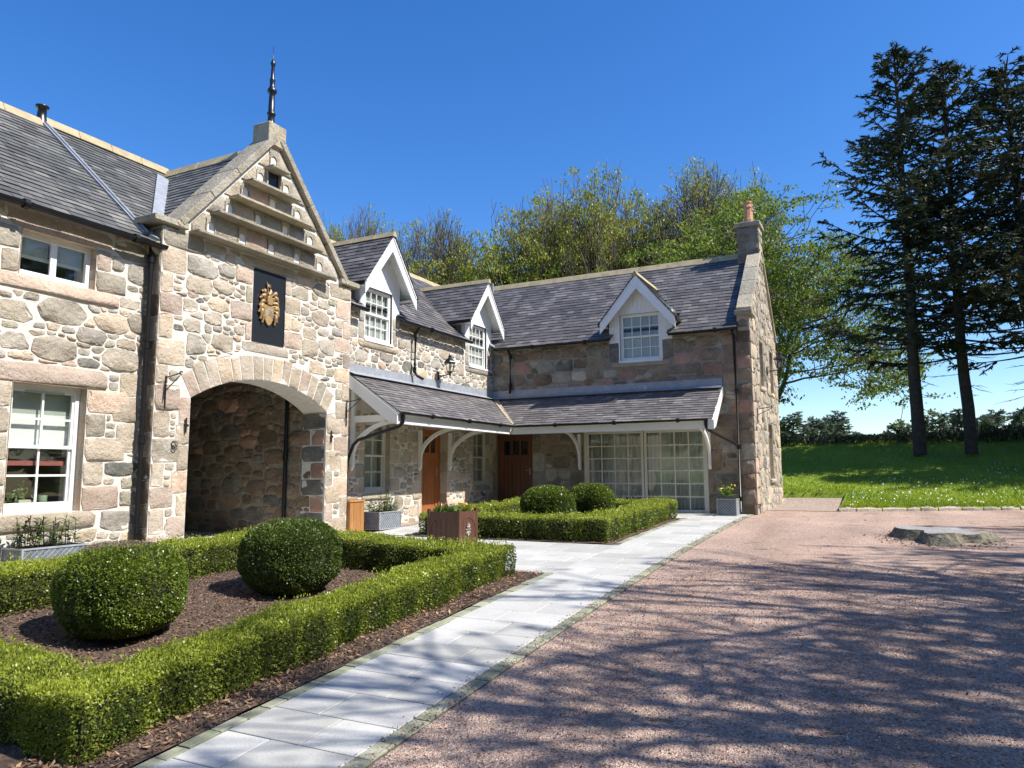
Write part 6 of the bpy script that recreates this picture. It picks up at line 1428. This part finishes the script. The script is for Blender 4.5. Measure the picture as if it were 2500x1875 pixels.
TRS = [
 (kB, TB_, -40.6, 46, 22.6, 2.8, .3, 'small bright green treetop just right of the stone gable'),
 (kA, TA_, -36.2, 46, 22.6, 4.4, 1.1, 'low bare twiggy treetop above the first dormer ridge'),
 (kA, TA_, -28.6, 45, 20.6, 5.2, 2.0, 'half bare budding tree between the two sunlit dormers'),
 (kB, TB_, -22.6, 40, 13.4, 3.0, 4.4, 'short yellow green bushy tree low behind the second dormer'),
 (kB, TB_, -20.2, 46, 21.6, 6.4, .7, 'broad yellow green spring tree, widest crown behind the right wing'),
 (kB, TB_, -14.2, 45, 21.0, 5.2, 3.3, 'upright yellow green tree over the middle of the long slate ridge'),
 (kA, TA_, -9.0, 46, 21.2, 5.2, 5.0, 'dense brown twiggy nearly leafless tree left of the chimney'),
]
for kd, T, x, y, H_, W_, rz, lab in TRS: at(kd, T, (x, y, 1.0), rz, H_ - 1.0, W_, lab, 'tree', GB)
at(kC, TC_, (-5.4, 42, 1.6), .8, 15.2, 8.0, 'full green spreading tree with drooping boughs right of the end gable', 'tree', GB)
at(kB, TB_, (-26.5, 29, 0), 2.2, 14.1, 3.0, 'tree tip just peeping over the gatehouse ridge junction', 'tree', GB)
# trees standing on the drive to the right; their branches throw the dappled shade
for x, y, H_, W_, rz, kd, T, lab in [(8.4, 1.4, 15.5, 5.2, .4, kS, TS_, 'wide spring tree nearest the drive throwing bold branch shadows'), (9.0, 5.9, 16, 5.4, 2.1, kS, TS_, 'wide spring tree throwing branch shadows over the path'),
        (11.4, 9.6, 16, 5.2, 3.3, kS, TS_, 'spring tree throwing shadows across the middle of the drive'), (8.2, -2.8, 14, 5.0, 1.2, kS, TS_, 'spring tree behind the viewpoint throwing shade'), (13.4, 15.0, 15, 4.6, 5.0, kS, TS_, 'spring tree throwing shadows towards the stump')]:
    at(kd, T, (x, y, hgt(x, y)), rz, H_, W_, lab, 'tree', 'trees shading the gravel drive')

for i, (x, y) in enumerate([(17, -2), (18.5, 6), (19.5, 13), (20, 21), (9, -12), (0, -15), (-9, -16)]):  # unseen trees added to block sky light and darken the fill
    at(kC, TC_, (x, y, hgt(x, y) if y > -8 and x < 16 else -1.2), i * 1.7, 15, 6.5, ('unseen leafy tree added east of the drive to cut sky light, southern end', 'unseen leafy tree added to cut sky light beside the bare spring trees', 'unseen leafy tree added to cut sky light level with the stump', 'unseen leafy tree added to cut sky light east of the lawn edge', 'unseen leafy tree added behind the viewpoint, drive side, to cut sky light', 'unseen leafy tree added straight behind the viewpoint to cut sky light', 'unseen leafy tree added behind the viewpoint, cottage side, to cut sky light')[i], 'tree', 'unseen leafy trees added to cut the sky light')

def spruce(seed, H=17.0, R0=3.6, clear=.22, nwh=44, mat=None, dens=1.0, irregular=.45, tr=.27, droop=.25, pw=.62):
    rg = random.Random(seed); segs = []; tw = []; P = []; U = []; V = []
    k = 12; px, py = 0, 0; tp = [(0, 0, -.5)]
    for i in range(1, k + 1): px += rg.gauss(0, .035); py += rg.gauss(0, .035); tp.append((px, py, H * i / k))
    for i in range(k): segs.append((*tp[i], *tp[i + 1], tr * (1 - i / k) ** .8 + .015, tr * (1 - (i + 1) / k) ** .8 + .015))
    def axis(z): i = min(k - 1, max(0, int(z / H * k))); f = z / H * k - i; a, b = tp[i], tp[i + 1]; return Vector((a[0] + (b[0] - a[0]) * f, a[1] + (b[1] - a[1]) * f, z))
    for w in range(nwh):
        f = w / nwh; z = H * (clear + (1 - clear) * f ** .92) + rg.uniform(-.12, .12); prof = (1 - f) ** pw * R0 * (1 if f > .10 else .7 + 3 * f)
        for b in range(rg.choice([3, 4, 5, 5])):
            a = rg.uniform(0, 6.283); L = prof * rg.uniform(1 - irregular, 1 + irregular * .75) + .25
            if rg.random() < .08: L *= 1.3
            p = axis(min(H * .995, z + rg.uniform(-.35, .35))); d = Vector((math.cos(a), math.sin(a), .30 - droop * (1 - f) * 2 + rg.uniform(-.12, .12) + .5 * f)).normalized(); n = max(3, int(L / .35)); bare = (.55 if f < .10 else .22) * rg.uniform(.6, 1.3)
            for i in range(n):
                t_ = (i + 1) / n; d = (d + Vector((rg.gauss(0, .05), rg.gauss(0, .05), .055))).normalized(); q = p + d * (L / n); r1 = .035 * (1 - t_) + .010; segs.append((*p, *q, r1 + .01, r1)); p = q
                if t_ > bare:
                    for s in (-1, 1, 0) if i < n - 1 else (-1, 1, 0, 0):
                        if rg.random() > .80 * dens: continue
                        sl_ = (.25 + .55 * (1 - abs(t_ - .5))) * rg.uniform(.5, 1.1) * min(1, L / 2 + .35); sd = Vector((-d.y, d.x, 0)).normalized() * s
                        dd = (d * .8 + sd * rg.uniform(.6, 1.1) + Vector((0, 0, rg.uniform(-.8, .05)))).normalized(); m_ = max(3, int(sl_ / .10)); c = q.copy()
                        tw.append((*c, *(c + dd * sl_), .010, .004))
                        for j in range(m_):
                            c2 = c + dd * (sl_ * (j + .5) / m_)
                            for g in range(4):
                                e = Vector((rg.gauss(0, 1), rg.gauss(0, 1), rg.gauss(-.45, .7))); u = (dd * 1.1 + e * .55).normalized() * rg.uniform(.09, .18); v = u.cross(Vector((rg.gauss(0, 1), rg.gauss(0, 1), rg.gauss(0, 1)))).normalized() * .030
                                P.append(tuple(c2 + u * .5)); U.append(tuple(u)); V.append(tuple(v))
    # dead lower twigs
    for _ in range(24 if H > 8 else 0):
        z = rg.uniform(H * .12, H * (clear + .1)); a = rg.uniform(0, 6.283); p = axis(z); d = Vector((math.cos(a), math.sin(a), rg.uniform(-.45, -.05))).normalized(); L = rg.uniform(.4, 1.5)
        for i in range(4):
            d = (d + Vector((rg.gauss(0, .12), rg.gauss(0, .12), .05))).normalized(); q = p + d * L / 4; tw.append((*p, *q, .016, .010)); p = q
            if i: e = (d + Vector((rg.gauss(0, .5), rg.gauss(0, .5), rg.gauss(0, .4)))).normalized(); tw.append((*p, *(p + e * L * .25), .009, .004))
    P = np.array(P); U = np.array(U); V = np.array(V); tint = np.clip(.30 + .28 * vnoise(P, .9, seed) + .22 * R.randn(len(P)), 0, 1)
    print('spruce', len(P)); return [(tubes_mesh('trunk', segs, M_BARKS, 6), 'trunk', None), (tubes_mesh('twigs', tw, M_BARKS, 3), 'twigs', None), (quads_mesh('needles', P, U, V, mat or L_SPR, tint), 'needles', None)]
sA = spruce(4, 17.8, 3.7, .22, 38, dens=.84, irregular=.6, pw=.92, tr=.25); sB = spruce(9, 16.0, 3.4, .24, 35, dens=.84, irregular=.6, pw=.92, tr=.24)
GS = 'tall dark spruces on the lawn bank'
place(sA, (1.42, 34, 2.12), .2, 1.0, .96, 'tallest dark spruce, nearest the stone house on the lawn bank', 'spruce', GS, 'spruce_tree')
place(sB, (3.22, 34.2, 2.14), 1.9, 1.0, 1.0, 'middle dark spruce with one long upswept right bough on the lawn bank', 'spruce', GS, 'spruce_tree')
place(sA, (5.6, 34.6, 2.16), 3.6, 1.15, .88, 'rightmost dark spruce cut by the right edge of the picture', 'spruce', GS, 'spruce_tree')
at(kC, TC_, (13.0, 37.5, 2.3), 2.8, 14, 6.5, 'full leafy tree beyond the right edge shading the top of the bank', 'tree', 'trees beyond the right edge')
at(kC, TC_, (20.0, 39.0, 2.3), 4.8, 14, 6.5, 'farther leafy tree beyond the right edge of the bank', 'tree', 'trees beyond the right edge')
place(sB, (9.6, 30.2, 1.1), 4.4, 1.0, .8, 'dark spruce outside the right edge shading the lawn', 'spruce', GS, 'spruce_tree')
for i_, (xx, yy) in enumerate(((16.5, 36), (14.5, 31), (22, 34))): place((sA, sB, sA)[i_], (xx, yy, lz(xx, yy)), i_ * 2.0, 1.1, 1.0, ('dark spruce third beyond the right edge on the bank', 'dark spruce low on the bank beyond the right edge', 'farthest dark spruce beyond the right edge')[i_], 'spruce', GS, 'spruce_tree')
place(sA, (11.8, 34.0, 2.1), 5.1, 1.0, 1.0, 'dark spruce far outside the right edge shading the lawn', 'spruce', GS, 'spruce_tree')
y1 = spruce(21, 3.4, .62, .02, 13, L_SPR2, .5, .3, .05, -.1, 1.0); y2 = spruce(22, 3.0, .58, .02, 12, L_SPR2, .5, .3, .05, -.1, 1.0)
rg = random.Random(3); k = 0
for x0, x1, nn, yb in ((-7.2, -1.9, 13, 58), (1.0, 17.5, 32, 57)):
    for i in range(nn):
        x = x0 + (x1 - x0) * (i + rg.uniform(-.3, .3)) / nn; s = rg.uniform(.85, 1.25)
        place(rg.choice([y1, y2]), (x, yb + rg.uniform(-2.5, 2.5), 1.75), rg.uniform(0, 6.28), s * 1.0, s * (.85 if x < -2.4 or x > 2 else .8), 'young green spruce in the far shelter belt beyond the lawn', 'young spruce', 'young spruces beyond the lawn', 'young_spruce')
# dark leafy strip standing in for the spruces' shade along the bank crest
n = 26000; xs = -14 + R.rand(n) * 34; ys = 37.0 + R.rand(n) * 5; Pz = np.array([lz(a, min(b, 40)) for a, b in zip(xs, ys)]); hh = .55 * (.6 + .5 * vnoise(np.column_stack([xs, ys, ys * 0]), .9, 5)) * R.rand(n)
P = np.column_stack([xs, ys, Pz + np.maximum(hh, 0)]); U, V = rleaf(P, np.tile([0, 0, 1.0], (n, 1)), .22, .35, .7, .5)
link('crest_shade_growth', quads_mesh('crest_shade_growth', P, U, V, L_SPR, np.clip(.4 + .4 * R.randn(n), 0, 1)), None, 'stuff')
# thin far hedge line seen in the gap
n = 9000; xs = -6 + R.rand(n) * 14; ys = 60 + R.rand(n) * 3; P = np.column_stack([xs, ys, 2.4 + R.rand(n) * (1.15 + .3 * np.sin(xs * 3))]); U, V = rleaf(P, np.tile([0, 0, 1.0], (n, 1)), .35, .5, .8, .3)
link('far_hedge', quads_mesh('far_hedge', P, U, V, L_SPR2, None), None, 'stuff')
